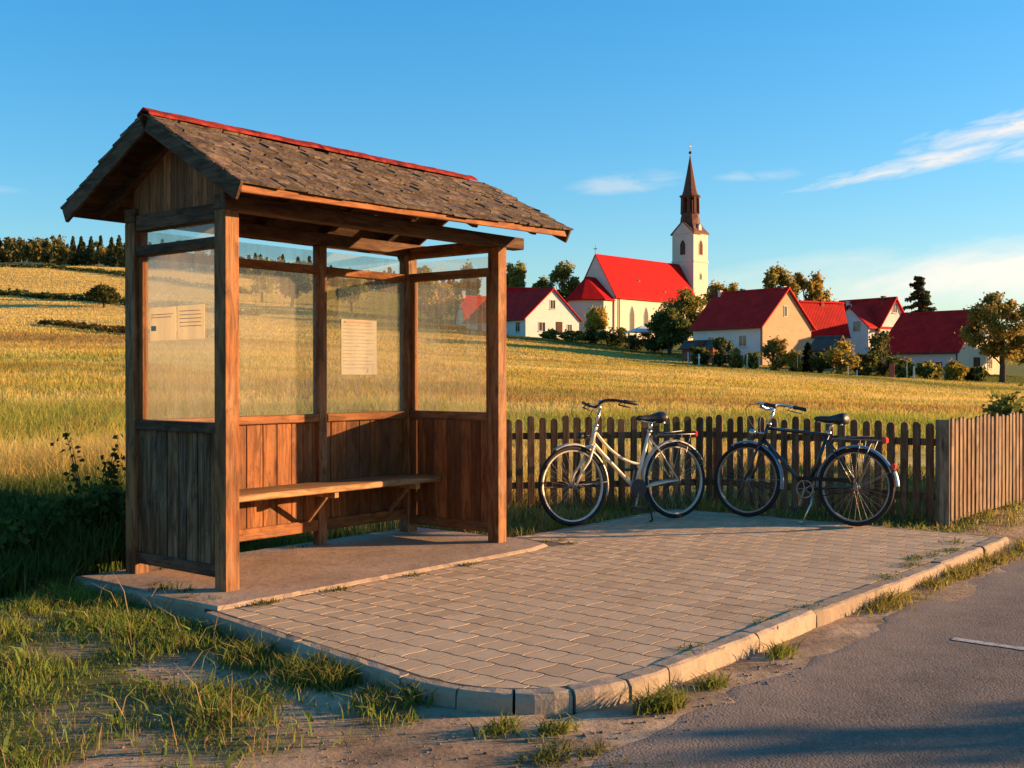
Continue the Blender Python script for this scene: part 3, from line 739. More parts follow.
# roof : ridge along a
RZ, RB = 2.705, Wd/2
AF, AB = -.16, L+.255
EF, EBk = -.335, Wd+.36            # eave lines front / back
ZE = 2.245
def roof_pt(a, t, side, lift=0):      # t 0 at ridge, 1 at eave
    be = EF if side < 0 else EBk
    sag = -.025*math.sin(math.pi*np.clip((a-AF)/(AB-AF), 0, 1))*.5
    ze = ZE-(.012 if side < 0 else -.015)*(1-(a-AF)/(AB-AF))+(.03*((a-AF)/(AB-AF)) if side < 0 else 0)
    b = RB+(be-RB)*t; z = RZ+(ze-RZ)*t+sag
    sl_ = math.atan2(RZ-ze, abs(be-RB))
    return (a, b+math.copysign(lift*math.sin(sl_), be-RB), z+lift*math.cos(sl_))
# roof boarding (the ceiling one sees from below)
m = MB()
for side in (-1, 1):
    nb = 9
    for k in range(nb):
        t0, t1 = k/nb+.004, (k+1)/nb-.004
        A0, A1 = AF+.012, AB-.012
        vs = [roof_pt(A0, t0, side, -.018), roof_pt(A1, t0, side, -.018), roof_pt(A1, t1, side, -.018), roof_pt(A0, t1, side, -.018),
              roof_pt(A0, t0, side, 0), roof_pt(A1, t0, side, 0), roof_pt(A1, t1, side, 0), roof_pt(A0, t1, side, 0)]
        m.add(vs, [(3, 2, 1, 0), (4, 5, 6, 7), (0, 1, 5, 4), (1, 2, 6, 5), (2, 3, 7, 6), (3, 0, 4, 7)])
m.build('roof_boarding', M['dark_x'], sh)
# rafters
for a in (.05, .62, 1.2, 1.78, L-.05):
    for side in (-1, 1):
        p0 = roof_pt(a, .0, side, -.056); p1 = roof_pt(a, .93, side, -.056)
        MB().beam(p0, p1, .055, .072).build('rafter', M['dark_y'], sh, .004)
# shingles
m = MB()
for side in (-1, 1):
    rows = 12
    for k in range(rows):
        t1 = (k+1)/rows*1.045; t0 = max(0.0, t1-.22)
        a = AF-.03
        while a < AB+.03:
            w = random.uniform(.09, .21); a2 = min(a+w, AB+.035)
            g = .003; th = random.uniform(.008, .018); e = t1+random.uniform(-.009, .009); sk = random.uniform(-.006, .006)
            l1 = .015+random.uniform(0, .006); l0 = .004
            e2 = e+random.uniform(-.008, .008)
            vs = [roof_pt(a+g, t0, side, l0), roof_pt(a2-g, t0, side, l0), roof_pt(a2-g+sk, e2, side, l1), roof_pt(a+g+sk, e, side, l1),
                  roof_pt(a+g, t0, side, l0+th*.5), roof_pt(a2-g, t0, side, l0+th*.5), roof_pt(a2-g+sk, e2, side, l1+th+random.uniform(-.004, .004)), roof_pt(a+g+sk, e, side, l1+th)]
            m.add(vs, [(3, 2, 1, 0), (4, 5, 6, 7), (0, 1, 5, 4), (1, 2, 6, 5), (2, 3, 7, 6), (3, 0, 4, 7)])
            a = a2
m.build('shingles', M['shingle'], sh)
# red ridge cap, barge boards, eave fascia
m = MB(); prof = []
na = 40
for i in range(na+1):
    a = AF-.03+(AB-AF-.04)*i/na; jz = random.uniform(-.003, .003)
    prof.append([(a, RB-.062, RZ-.002+jz), (a, RB-.058, RZ+jz+.014), (a, RB, RZ+.046+jz), (a, RB+.058, RZ+.014+jz), (a, RB+.062, RZ-.002+jz), (a, RB, RZ+.030+jz)])
vs = [p for r in prof for p in r]; fs = []
for i in range(na):
    for k in range(6): k2 = (k+1) % 6; fs.append((i*6+k, i*6+k2, (i+1)*6+k2, (i+1)*6+k))
fs += [tuple(range(5, -1, -1)), tuple(na*6+k for k in range(6))]
m.add(vs, fs); m.build('ridge_cap', M['red_ridge'], sh)
for a, mt in ((AF-.012, 'dark_y'), (AB+.012, 'dark_y')):
    for side in (-1, 1):
        MB().beam(roof_pt(a, .0, side, -.05), roof_pt(a, 1.0, side, -.05), .024, .105).build('barge_board', M[mt], sh, .004)
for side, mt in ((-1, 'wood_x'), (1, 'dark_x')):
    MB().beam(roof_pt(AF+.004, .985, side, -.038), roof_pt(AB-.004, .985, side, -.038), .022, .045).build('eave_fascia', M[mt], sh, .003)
# boarded left gable
m = MB(); x = .05
while x < Wd-.05:
    w = random.uniform(.06, .085); x2 = min(x+w, Wd-.05)
    def top(bb): return RZ-.115-(abs(bb-RB))*(RZ-ZE)/(RB-EF)
    m.prism([(x+.002, PT+.04), (x2-.002, PT+.04), (x2-.002, max(PT+.045, top(x2))), (x+.002, max(PT+.045, top(x)))] if not (x < RB < x2) else
            [(x+.002, PT+.04), (x2-.002, PT+.04), (x2-.002, top(x2)), (RB, top(RB)), (x+.002, top(x))],
            lambda p: (.030, p[0], p[1]), lambda p: (.048+random.uniform(0, .003), p[0], p[1]))
    x = x2
m.build('gable_boarding', M['gable_wood'], sh)
# bench
BZ = .475
bb0, bb1 = .55, Wd-.06
bench = MB()
bench.box((PW+.01, bb0, BZ-.042), (L-PW-.006, bb0+.155, BZ)).box((PW+.01, bb0+.163, BZ-.040), (L-PW-.006, bb1-.034, BZ-.002))
bench = bench.build('bench_seat', M['bench_wood'], sh, .006)
for a in (.42, 1.36, 2.16):
    MB().beam((a, bb1-.035, BZ-.066), (a, bb0+.05, BZ-.066), .042, .046).beam((a, bb1-.04, BZ-.27), (a, bb0+.16, BZ-.088), .028, .028).build('bracket', M['bench_wood'], bench, .004)
# board leg of the bench hanging below
# paper notices taped to the glass
def notice(name, lab, w, h, lines, title=None, blot=None):
    root = empty(name, (0, 0, 0), 0, lab, 'notice', 'paper notices taped in the shelter windows')
    n = 10; mm = MB()
    for i in range(n):
        x0, x1 = w*i/n, w*(i+1)/n
        c0, c1 = .002*math.sin(i*1.1), .002*math.sin((i+1)*1.1)
        mm.add([(x0, c0, 0), (x1, c1, 0), (x1, c1, h), (x0, c0, h), (x0, c0+.0012, 0), (x1, c1+.0012, 0), (x1, c1+.0012, h), (x0, c0+.0012, h)],
               [(0, 1, 5, 4), (3, 2, 1, 0), (4, 5, 6, 7), (2, 3, 7, 6)])
    sheet = mm.build('sheet', M['paper'], root)
    for (x0, x1, z) in lines:
        x = x0; t = MB()
        while x < x1-.01:
            ww = random.uniform(.012, .035); xe = min(x+ww, x1)
            t.box((x, -.0048, z), (xe, -.0030, z+.004)); x = xe+.004
        t.build('lettering', M['ink'], sheet)
    if title:
        t = MB(); t.box((title[0], -.0048, title[2]), (title[1], -.0030, title[2]+.011)); t.build('heading', M['ink_red'], root)
    if blot:
        t = MB(); t.box((blot[0], -.0050, blot[1]), (blot[0]+.05, -.0030, blot[1]+.03)); t.build('stamp', M['ink'], root)
    return root
def put(o, a, b, z, rz):
    x, y = loc2w(a, b); o.location = (x, y, z); o.rotation_euler = (0, 0, TH+rz); return o
ls = [(.02, .33, .36-.026*i) if i % 3 else (.02, .22+.1*random.random(), .36-.026*i) for i in range(13)]
put(notice('paper_notice', 'large portrait timetable sheet with ruled lines on the back window', .35, .405, ls, (.03, .30, .38)), 1.715, Wd-.056, 1.23, 0)
ls = [(.02, .24, .155-.017*i) for i in range(2)]
put(notice('paper_notice', 'blank-looking landscape sheet with a small dark stamp at its lower left corner', .272, .20, ls, None, (.02, .06)), .046, .80, 1.43, -math.pi/2)
ls = [(.03, .24, .165-.022*i) for i in range(5)]
put(notice('paper_notice', 'landscape sheet with faint printed lines, beside the front post of the shelter', .27, .20, ls), .046, .518, 1.432, -math.pi/2)

# ------------------------------------------------------------------ bicycles
def bez(p0, p1, p2, n=10):
    p0, p1, p2 = map(Vector, (p0, p1, p2)); return [(1-t)**2*p0+2*t*(1-t)*p1+t*t*p2 for t in [i/n for i in range(n+1)]]
def torus(c, Rr, r, seg=56, s=10, sy=1.0):
    m = MB(); return m.tube([(c[0]+Rr*math.cos(2*math.pi*i/seg), c[1], c[2]+Rr*math.sin(2*math.pi*i/seg)) for i in range(seg)], r, s, closed=True)
def wheel(root, x, Rw, steer=0, tyre_r=.019, sprocket=False, rimmat=None):
    c = (x, 0, Rw)
    m = MB(); ns = 32
    for i in range(ns):
        t = 2*math.pi*i/ns; sd_ = .028*(1 if i % 2 else -1); t2 = t+.32*(1 if (i//2) % 2 else -1)
        m.tube([(x+.022*math.cos(t2), sd_, Rw+.022*math.sin(t2)), (x+(Rw-.045)*math.cos(t), 0, Rw+(Rw-.045)*math.sin(t))], .0011, 4, cap=False)
    m.tube([(x, -.055, Rw), (x, .055, Rw)], .008, 8); m.tube([(x, -.034, Rw), (x, -.026, Rw), (x, -.024, Rw), (x, .024, Rw), (x, .026, Rw), (x, .034, Rw)], [.024, .024, .014, .014, .024, .024], 10)
    if sprocket: m.tube([(x, .040, Rw), (x, .046, Rw)], .035, 14)
    wh = m.build('wheel', M['dull_rim'], root, smooth=True)
    torus(c, Rw-tyre_r, tyre_r).build('tyre', M['rubber'], wh, smooth=True)
    rm = MB(); seg = 56
    for rr, hw in ((Rw-2*tyre_r-.001, .011), (Rw-2*tyre_r-.016, .008)):
        pass
    prof = [(Rw-2*tyre_r+.003, -.012), (Rw-2*tyre_r+.003, .012), (Rw-2*tyre_r-.009, .009), (Rw-2*tyre_r-.009, -.009)]
    vs = []; fs = []
    for i in range(seg):
        t = 2*math.pi*i/seg
        for r_, y_ in prof: vs.append((x+r_*math.cos(t), y_, Rw+r_*math.sin(t)))
    for i in range(seg):
        for k in range(4): fs.append((i*4+k, i*4+(k+1) % 4, ((i+1) % seg)*4+(k+1) % 4, ((i+1) % seg)*4+k))
    rm.add(vs, fs); rm.build('rim', rimmat, wh)
    return wh
def mudguard(root, x, Rw, t0, t1, mat, steer=0):
    m = MB(); n = 22; Rg = Rw+.014; prof = [(-.026, -.008), (-.018, .004), (0, .009), (.018, .004), (.026, -.008)]
    vs = []; fs = []
    for i in range(n+1):
        t = R(t0+(t1-t0)*i/n)
        for dz in (0, -.002):
            for (y_, h_) in prof: vs.append((x+(Rg+h_+dz)*math.cos(t), y_, Rw+(Rg+h_+dz)*math.sin(t)))
    k = 10
    for i in range(n):
        for j in range(4):
            fs.append((i*k+j, i*k+j+1, (i+1)*k+j+1, (i+1)*k+j)); fs.append((i*k+5+j+1, i*k+5+j, (i+1)*k+5+j, (i+1)*k+5+j+1))
        for j, jj in ((0, 5), (4, 9)): fs.append((i*k+j, (i+1)*k+j, (i+1)*k+jj, i*k+jj))
    m.add(vs, fs)
    g = m.build('mudguard', mat, root, smooth=True)
    # stays
    s = MB(); te = R(t0+(t1-t0)*.12 if t0 < 0 or t0 > 200 else t0+(t1-t0)*.9)
    return g
def bicycle(name, label, loc, rz, lean, step, paint, guard, wb=1.03, Rw=.325):
    root = empty(name, loc, rz, label, 'bicycle', 'bicycles parked by the picket fence'); root.rotation_euler = (lean, 0, rz)
    rmt = M['alloy'] if step else M['dull_rim']; wheel(root, 0, Rw, sprocket=True, rimmat=rmt)
    fx = wb
    wheel(root, fx, Rw, rimmat=rmt)
    BB = Vector((.415, 0, .275)); ST = Vector((.245, 0, .745)); HT = Vector((.785, 0, .80)); HB = Vector((.835, 0, .655)); RA = Vector((0, 0, Rw)); FA = Vector((fx, 0, Rw))
    f = MB()
    f.tube([BB, ST], .0155, 10)
    f.tube([HB-(HB-HT)*0, HT], .019, 10)
    if step:
        f.tube(bez(HB+(HT-HB)*.78, (.60, 0, .50), BB+(ST-BB)*.42, 14), .0125, 8); f.tube(bez(HB+(HT-HB)*.15, (.66, 0, .50), BB, 14), .016, 10)
    else:
        f.tube([HB+(HT-HB)*.80, ST-(ST-BB)*.03], .0145, 10); f.tube([HB+(HT-HB)*.12, BB], .017, 10)
    for s in (-1, 1):
        y = .05*s
        f.tube([BB+Vector((-.03, .03*s, 0)), (RA.x+.12, y, RA.z-.01), (RA.x, y*1.05, RA.z)], .009, 8)
        f.tube([ST-(ST-BB)*.10+Vector((0, .018*s, 0)), (.15, y*.8, .55), (RA.x, y*1.05, RA.z)], .0075, 8)
    f.tube([BB+Vector((0, -.036, 0)), BB+Vector((0, .036, 0))], .02, 12)
    f.build('frame', paint, root, smooth=True)
    fk = MB()
    for s in (-1, 1): fk.tube([HB+Vector((.012, .045*s, -.03)), HB+Vector((.055, .048*s, -.13)), (fx-.055, .05*s, Rw+.10), (fx, .052*s, Rw)], [.0125, .012, .010, .008], 8)
    fk.tube([HB+Vector((.008, -.052, -.02)), HB+Vector((.008, .052, -.02))], .014, 8); fk.tube([HB+Vector((.008, 0, -.02)), HB], .016, 8)
    fk.build('fork', paint, root, smooth=True)
    mudguard(root, 0, Rw, -3, 152 if step else 148, guard)
    mudguard(root, fx, Rw, 62, 196 if step else 190, guard)
    # rear stays of the guards, rack
    for s in (-1, 1):
        st = MB(); st.tube([(0, .055*s, Rw), (-.30*.93, .028*s, Rw+.13)], .0025, 6, cap=False); st.build('mudguard_stay', M['dull_rim'], root); st = MB(); st.tube([(fx, .055*s, Rw), (fx-.335, .026*s, Rw+.02)], .0025, 6, cap=False); st.build('mudguard_stay', M['dull_rim'], root)
    
    rk = MB(); rz_ = Rw*2+.065
    for s in (-1, 1):
        rk.tube([(.19, .05*s, rz_), (-.19, .055*s, rz_), (-.215, .03*s, rz_), (-.215, 0, rz_)], .005, 6)
        rk.tube([(0, .058*s, Rw), (-.05, .058*s, rz_)], .004, 6); rk.tube([(0, .058*s, Rw), (-.15, .055*s, rz_)], .004, 6)
        rk.tube([(.19, .05*s, rz_), (.205, .02*s, rz_-.02)], .004, 6)
    for xx in (.12, .03, -.06, -.15): rk.tube([(xx, -.052, rz_), (xx, .052, rz_)], .0035, 6)
    rk.tube([(.16, 0, rz_+.012), (-.10, 0, rz_+.03)], .004, 6)
    rk.build('luggage_rack', M['dull_rim'], root, smooth=True)
    tl = MB(); tl.box((-.25, -.032, rz_-.022), (-.217, .032, rz_+.026)); tl.build('tail_light', M['red_lens'], root, .007, seg=2)
    if not step:
        t = R(12); Rg = Rw+.03
        tl = MB(); tl.box((-.022, -.022, -.02), (.006, .022, .03)); o = tl.build('reflector', M['red_lens'], root, .006, seg=2); o.location = (Rg*-math.cos(R(30)), 0, Rw+Rg*math.sin(R(30)))
        m = MB(); n = 8; vs = []; fs = []
        for i in range(n+1):
            t = R(180-(4+20*i/n)); 
            for y_, h_ in ((-.031, .001), (0, .018), (.031, .001), (0, .012)): vs.append(((Rg-.006+h_)*math.cos(t), y_, Rw+(Rg-.006+h_)*math.sin(t)))
        for i in range(n):
            for k in range(4): fs.append((i*4+k, i*4+(k+1) % 4, (i+1)*4+(k+1) % 4, (i+1)*4+k))
        m.add(vs, fs+[(3, 2, 1, 0), tuple(n*4+k for k in range(4))]); m.build('mudguard_tip', M['white_plastic'], root, smooth=True)
    # saddle
    sp_ = MB(); top_ = ST+(ST-BB).normalized()*.105
    sp_.tube([ST, top_], .0125, 8); sp_.tube([ST-(ST-BB).normalized()*.01, ST+(ST-BB).normalized()*.018], .021, 10)
    post = sp_.build('seat_post', M['chrome'], root, smooth=True)
    s = MB(); prof = [(.165, .012, .004), (.15, .020, .022), (.10, .026, .03), (.03, .036, .033), (-.04, .066, .050), (-.085, .082, .060), (-.112, .074, .052), (-.125, .04, .018)]
    vs = []; fs = []; k = 14
    for (xx, hw, hh) in prof:
        dip = -.010*math.cos((xx-.02)/.16*1.4)
        for i in range(k):
            t = 2*math.pi*i/k; cz = math.sin(t); vs.append((top_.x+xx, hw*math.cos(t), top_.z+.02+dip+hh*(cz if cz > 0 else cz*.75)))
    for i in range(len(prof)-1):
        for j in range(k): fs.append((i*k+j, i*k+(j+1) % k, (i+1)*k+(j+1) % k, (i+1)*k+j))
    fs += [tuple(range(k-1, -1, -1)), tuple((len(prof)-1)*k+j for j in range(k))]
    s.add(vs, fs); sad = s.build('saddle', M['black_plastic'], root, smooth=True)
    r_ = MB()
    for sgn in (-1, 1): r_.tube([(top_.x+.13, .012*sgn, top_.z-.004), (top_.x+.02, .022*sgn, top_.z-.022), (top_.x-.09, .035*sgn, top_.z-.005)], .0035, 6)
    for sgn in (-1, 1): r_.tube([(top_.x-.09, .035*sgn, top_.z-.03+.006*i) for i in range(5)], .012, 8)
    r_.build('saddle_rails', M['chrome'], sad)
    # handlebar, grips, levers, cables
    hd = (HT-HB).normalized(); stem = HT+hd*(.16 if step else .13)
    h = MB(); h.tube([HT, stem], .0115, 8); h.tube([HT, HT+hd*.02], .021, 10)
    fwd = stem+Vector((.05, 0, .012)); h.tube([stem-hd*.01, stem+hd*.006, fwd], .013, 8)
    hb = h.build('handlebar', M['chrome'], root, smooth=True)
    hb2 = MB(); gr = []
    for sgn in (-1, 1):
        pts = [fwd, fwd+Vector((.012, .07*sgn, .012)), fwd+Vector((.02, .14*sgn, .040)), fwd+Vector((-.02, .22*sgn, .046)), fwd+Vector((-.10, .27*sgn, .030)), fwd+Vector((-.21, .295*sgn, .012))]
        P = []
        for i in range(len(pts)-1):
            p0 = pts[max(i-1, 0)]; p1 = pts[i]; p2 = pts[i+1]; p3 = pts[min(i+2, len(pts)-1)]
            for t in (0, .25, .5, .75): P.append(.5*((2*p1)+(p2-p0)*t+(2*p0-5*p1+4*p2-p3)*t*t+(3*p1-p0-3*p2+p3)*t**3))
        P.append(pts[-1]); hb2.tube(P, .011, 8)
        d = (pts[-1]-pts[-2]).normalized(); gr.append((pts[-1]-d*.115, pts[-1]+d*.004, d, sgn))
    hb2.build('bar', M['black_plastic'] if step else M['chrome'], hb, smooth=True)
    for g0, g1, d, sgn in gr:
        MB().tube([g0, g0+d*.008, g0+d*.05, g1-d*.005, g1], [.014, .0175, .0155, .0175, .013], 10).build('grip', M['black_plastic'], hb, smooth=True)
        MB().tube([g0-d*.02+Vector((0, 0, -.008)), g0-d*.03+Vector((.02, 0, -.030)), g0+d*.04+Vector((.012, 0, -.04)), g0+d*.10+Vector((.01, 0, -.038))], [.009, .007, .006, .005], 6).build('brake_lever', M['black_plastic'] if step else M['chrome'], hb, smooth=True)
    cb = MB()
    for sgn in (-1, 1): cb.tube(bez(fwd+Vector((-.04, .235*sgn, .03)), fwd+Vector((.24, .20*sgn, .05)), HB+Vector((.03, .02*sgn, .06)), 14), .0028, 5)
    cb.build('cable', M['black_plastic'], hb, smooth=True)
    bell = MB(); c0 = fwd+Vector((.01, .09, .035)); bell.tube([c0+Vector((0, 0, .02*i/4)) for i in range(5)], [.026, .025, .021, .013, .002], 12); bell.build('bell', M['chrome'], hb, smooth=True)
    # front lamp bracket and lamp
    lp = MB(); c0 = HB+Vector((.075, 0, .075)); lp.tube([c0, c0+Vector((.03, 0, 0)), c0+Vector((.045, 0, 0))], [.018, .027, .028], 12); lp.tube([HB+Vector((0, 0, .07)), c0], .006, 6)
    lp.build('front_lamp', M['black_plastic'] if step else M['chrome'], root, smooth=True)
    # crank, chain guard, pedals
    cr = MB(); cr.tube([BB+Vector((.072*math.cos(R(15*i)), .047, .072*math.sin(R(15*i)))) for i in range(24)], .008, 6, closed=True)
    for i in range(5): cr.tube([BB+Vector((0, .047, 0)), BB+Vector((.07*math.cos(R(72*i)), .047, .07*math.sin(R(72*i))))], .006, 5)
    cr.tube([BB+Vector((0, .055, 0)), BB+Vector((.045, .06, -.155))], .009, 6); cr.tube([BB+Vector((0, -.055, 0)), BB+Vector((-.045, -.06, .155))], .009, 6)
    ck = cr.build('crankset', M['dull_rim'], root, smooth=False)
    for (dx, yy, dz) in ((.045, .105, -.155), (-.045, -.105, .155)):
        MB().box((BB.x+dx-.045, yy-.042, BB.z+dz-.012), (BB.x+dx+.045, yy+.042, BB.z+dz+.012)).build('pedal', M['black_plastic'], ck, .004)
    g = MB()
    if step:
        pts = [(BB.x+.078*math.cos(R(360*i/24)), BB.z+.078*math.sin(R(360*i/24))) for i in range(24)]
        g.prism(pts, lambda p: (p[0], .050, p[1]), lambda p: (p[0], .064, p[1]))
        g.build('chain_guard', M['black_plastic'], root, .004)
    else:
        g.beam((BB.x+.06, .058, BB.z+.088), (.03, .058, Rw+.05), .006, .032); g.build('chain_guard', M['rubber'], root, .002)
        c_ = MB(); c_.tube([(BB.x, .047, BB.z-.08), (0, .047, Rw-.034)], .004, 5); c_.tube([(BB.x, .047, BB.z+.08), (0, .047, Rw+.034)], .004, 5); c_.build('chain', M['iron'], root)
    ks = MB(); sg = 1
    ks.tube([BB+Vector((-.07, .03*sg, -.01)), BB+Vector((-.075, .09*sg, -.12)), BB+Vector((-.045, .165*sg, -.262-.165*math.tan(lean)*0))], [.009, .008, .007], 7); ks.tube([BB+Vector((-.045, .165*sg, -.265)), BB+Vector((-.01, .175*sg, -.270))], .008, 7)
    ks.build('kickstand', M['iron'] if step else M['chrome'], root, smooth=True)
    return root
# local +x points from the rear wheel to the front wheel; both face left in the view
def park(rear, front): return math.atan2(front[1]-rear[1], front[0]-rear[0])
r1, f1 = (1.405, 9.57), (.50, 9.07)
bicycle('bicycle', 'cream step-through bicycle with curved frame tubes on its kickstand, nearest the shelter', (r1[0], r1[1], .004), park(r1, f1), R(4), True, M['cream_paint'], M['alloy'])
r2, f2 = (2.77, 9.05), (2.03, 9.66)
bicycle('bicycle', 'dark bicycle with straight top tube, blue-grey mudguards and red rear reflectors', (r2[0], r2[1], .004), park(r2, f2), R(4), False, M['black_paint'], M['blue_grey'], .97, .318)

# ------------------------------------------------------------------ picket fences
def fence(name, label, segs, H, pw, gap, mat, mat_rail, posts, group=None, zoff=0, rise=0, tophalf=.03):
    x0, y0 = segs[0][0]; root = empty(name, (x0, y0, 0), 0, label, 'fence', group)
    for (p, r) in segs:
        d = Vector((r[0]-p[0], r[1]-p[1], 0)); Ln = d.length; d.normalize(); nn = Vector((d.y, -d.x, 0))
        n = int(Ln/(pw+gap))
        P = Vector((p[0]-x0, p[1]-y0, 0))
        for zr in (.20, .66):
            g0 = rise*0; g1 = rise*Ln
            MB().beam(P-nn*.022+Vector((0, 0, zr+zoff)), P+d*Ln-nn*.022+Vector((0, 0, zr+zoff+g1)), .035, .06).build('rail', mat_rail, root, .004)
        for i in range(n):
            s = (i+.5)*Ln/n+random.uniform(-.004, .004); c = P+d*s; h = H+random.uniform(-.018, .018)+rise*s; w = pw*random.uniform(.9, 1.06)
            gz = tz1(c.x+x0, c.y+y0)-.03
            poly = [(-w/2, gz+.05), (w/2, gz+.05)]+[(w/2*math.cos(t), h-w/2*.9+w/2*.9*math.sin(t)) for t in [math.pi*k/6 for k in range(7)]]
            tl = random.uniform(-.012, .012); y_ = random.uniform(0, .004)
            MB().prism(poly, lambda q_: c+d*(q_[0]+tl*q_[1])+nn*(y_-.003)+Vector((0, 0, q_[1])), lambda q_: c+d*(q_[0]+tl*q_[1])+nn*(.016+y_)+Vector((0, 0, q_[1]))).build('picket', mat, root, .002)
    for (x, y, h, w) in posts:
        gz = tz1(x, y)-.05
        MB().box((x-x0-w/2, y-y0-w/2, gz), (x-x0+w/2, y-y0+w/2, h)).build('post', mat, root, .006)
    return root
F1, F2, F3 = (-.20, 10.34), (1.95, 10.77), (3.58, 9.42)
fence('picket_fence', 'dark picket fence with rounded tops bending round behind the two bicycles', [(F1, F2), (F2, F3)], .835, .066, .042, M['picket'], M['picket'], [(1.99, 10.84, .72, .08), (-.22, 10.42, .72, .08)])
FR2 = (3.66+3.9*.72, 9.40+3.9*.694)
fence('picket_fence', 'sunlit narrow-board fence running along the road at right edge', [((3.68, 9.43), FR2)], .86, .052, .026, M['picket_pale'], M['picket'], [(3.60, 9.36, .855, .09), (FR2[0], FR2[1]+.05, 1.0, .09)], rise=.015)

# ------------------------------------------------------------------ foliage
def leafcloud(P, size, col, up=.2):
    """diamond shaped bent leaf sprays"""
    n = len(P); nr = rng.normal(size=(n, 3)); nr[:, 2] += up; nr /= np.linalg.norm(nr, axis=1)[:, None]
    t = np.cross(nr, rng.normal(size=(n, 3))); t /= np.linalg.norm(t, axis=1)[:, None]; b = np.cross(nr, t)
    s = size*rng.uniform(.6, 1.35, n); Vv = np.zeros((n, 4, 3))
    Vv[:, 0] = P-t*s[:, None]*.5; Vv[:, 1] = P+b*(s*.36)[:, None]+nr*(s*.12)[:, None]; Vv[:, 2] = P+t*s[:, None]*.5; Vv[:, 3] = P-b*(s*.36)[:, None]+nr*(s*.12)[:, None]
    return Vv, col
def crown_points(rad, n, clumps, seed, squash=.8, cr=.34, low=-.75):
    rg = np.random.default_rng(seed); rx, ry, rz = rad
    cs = []
    while len(cs) < clumps:
        p = rg.uniform(-1, 1, 3); r = np.linalg.norm(p)
        if .42 < r < .98 and p[2] > low: cs.append(p*(.9 if r < .75 else .82))
    cs = np.array(cs); k = rg.integers(0, clumps, n); rr = rg.uniform(.55, 1.1, clumps)[k]
    d = rg.normal(size=(n, 3)); d /= np.linalg.norm(d, axis=1)[:, None]; r = cr*rr*np.abs(.72+.36*rg.normal(size=n))
    p = cs[k]+d*r[:, None]*np.array([1, 1, squash])
    return p*np.array([rx, ry, rz]), k, cs*np.array([rx, ry, rz])
def limbs(m, base, h, crown_c, tips, r0, seed):
    rg = random.Random(seed)
    top = Vector((base[0]+rg.uniform(-.03, .03)*h, base[1]+rg.uniform(-.03, .03)*h, base[2]+h))
    pts = [Vector(base)+(top-Vector(base))*t+Vector((rg.uniform(-1, 1), rg.uniform(-1, 1), 0))*r0*.5*(t > 0) for t in (0, .12, .35, .6, .85, 1)]
    m.tube(pts, [r0*1.5, r0*1.05, r0*.92, r0*.8, r0*.55, r0*.3], 9)
    for tp in tips:
        st = pts[rg.choice((2, 3, 3, 4))]; tp = Vector(tp); mid = st+(tp-st)*.5+Vector((0, 0, .08*(tp-st).length)); r = r0*rg.uniform(.25, .42)
        m.tube([st, mid, tp], [r, r*.6, r*.15], 6)
def tree(name, label, x, y, h, wid, pal, seed, n=4200, leaf=.5, clumps=30, trunk_h=.3, tr=.25, group=None, crown_frac=None, depth=None, cr=.34, squash=.8, cat='tree'):
    z = tz1(x, y)-.1; root = empty(name, (x, y, z), 0, label, cat, group)
    ch = h*(1-trunk_h); cz = h*trunk_h+ch*.5; rad = (wid/2, (depth or wid)/2, ch/2)
    n = int(n*1.9); leaf *= .70; cr *= .92
    p, k, cs = crown_points(rad, n, clumps, seed, squash, cr)
    p[:, 2] += cz
    rg = np.random.default_rng(seed+5); cl = rg.uniform(0, 1, clumps)[k][:, None]; a, b, c = [np.array(v) for v in pal]
    col = a*(1-cl)+b*cl; acc = (rg.uniform(0, 1, n) < .16)[:, None]; col = np.where(acc, c, col)
    col = np.clip(col*(1+.22*rg.normal(size=(n, 1))), .004, .8)
    Vv, col = leafcloud(p, leaf, np.clip(col*1.35, 0, .8)); quads('crown', Vv, col, M['leaf'], root)
    m = MB(); limbs(m, (0, 0, -.2), h*min(.8, trunk_h+.42), None, [tuple(q_+np.array([0, 0, cz])) for q_ in cs[:12]], tr, seed); m.build('trunk', M['bark'], root, smooth=True)
    return root
def conifer(name, label, x, y, h, wid, pal, seed, n=3600, leaf=.45, group=None, cat='tree'):
    z = tz1(x, y)-.1; root = empty(name, (x, y, z), 0, label, cat, group); rg = np.random.default_rng(seed)
    tiers = 15; P = []
    per = n//(tiers*9); m = MB(); m.tube([(0, 0, -.2), (0, 0, h*.5), (0, 0, h*.98)], [h*.018, h*.011, h*.002], 7)
    for i in range(tiers):
        t = (i+.3)/tiers; zb0 = h*(.08+.9*t); Lb = wid/2*(1-t)**.9*1.5
        for kk in range(9):
            a = rg.uniform(0, 2*np.pi); zb = zb0+rg.uniform(-.5, .5)*h*.95/tiers; Lk = Lb*rg.uniform(.6, 1.15)+.12; q_ = rg.uniform(.12, 1, per); sp_ = rg.normal(size=(per, 3))*np.array([.05, .05, .03])*wid*(.35+q_[:, None]*.6)*.55
            P.append(np.stack([np.cos(a)*Lk*q_, np.sin(a)*Lk*q_, zb-q_**1.3*Lk*.32+.10*Lk*q_**4], 1)+sp_)
            m.tube([(0, 0, zb), (math.cos(a)*Lk*.9, math.sin(a)*Lk*.9, zb-Lk*.26)], [h*.004, h*.0012], 4, cap=False)
    P = np.concatenate(P); a, b = [np.array(v) for v in pal]; cl = rg.uniform(0, 1, len(P))[:, None]; col = np.clip((a*(1-cl)+b*cl)*(1+.2*rg.normal(size=(len(P), 1))), .003, .5)
    Vv, col = leafcloud(P, leaf, col, -.1); quads('crown', Vv, col, M['leaf'], root); m.build('trunk', M['bark'], root)
    return root
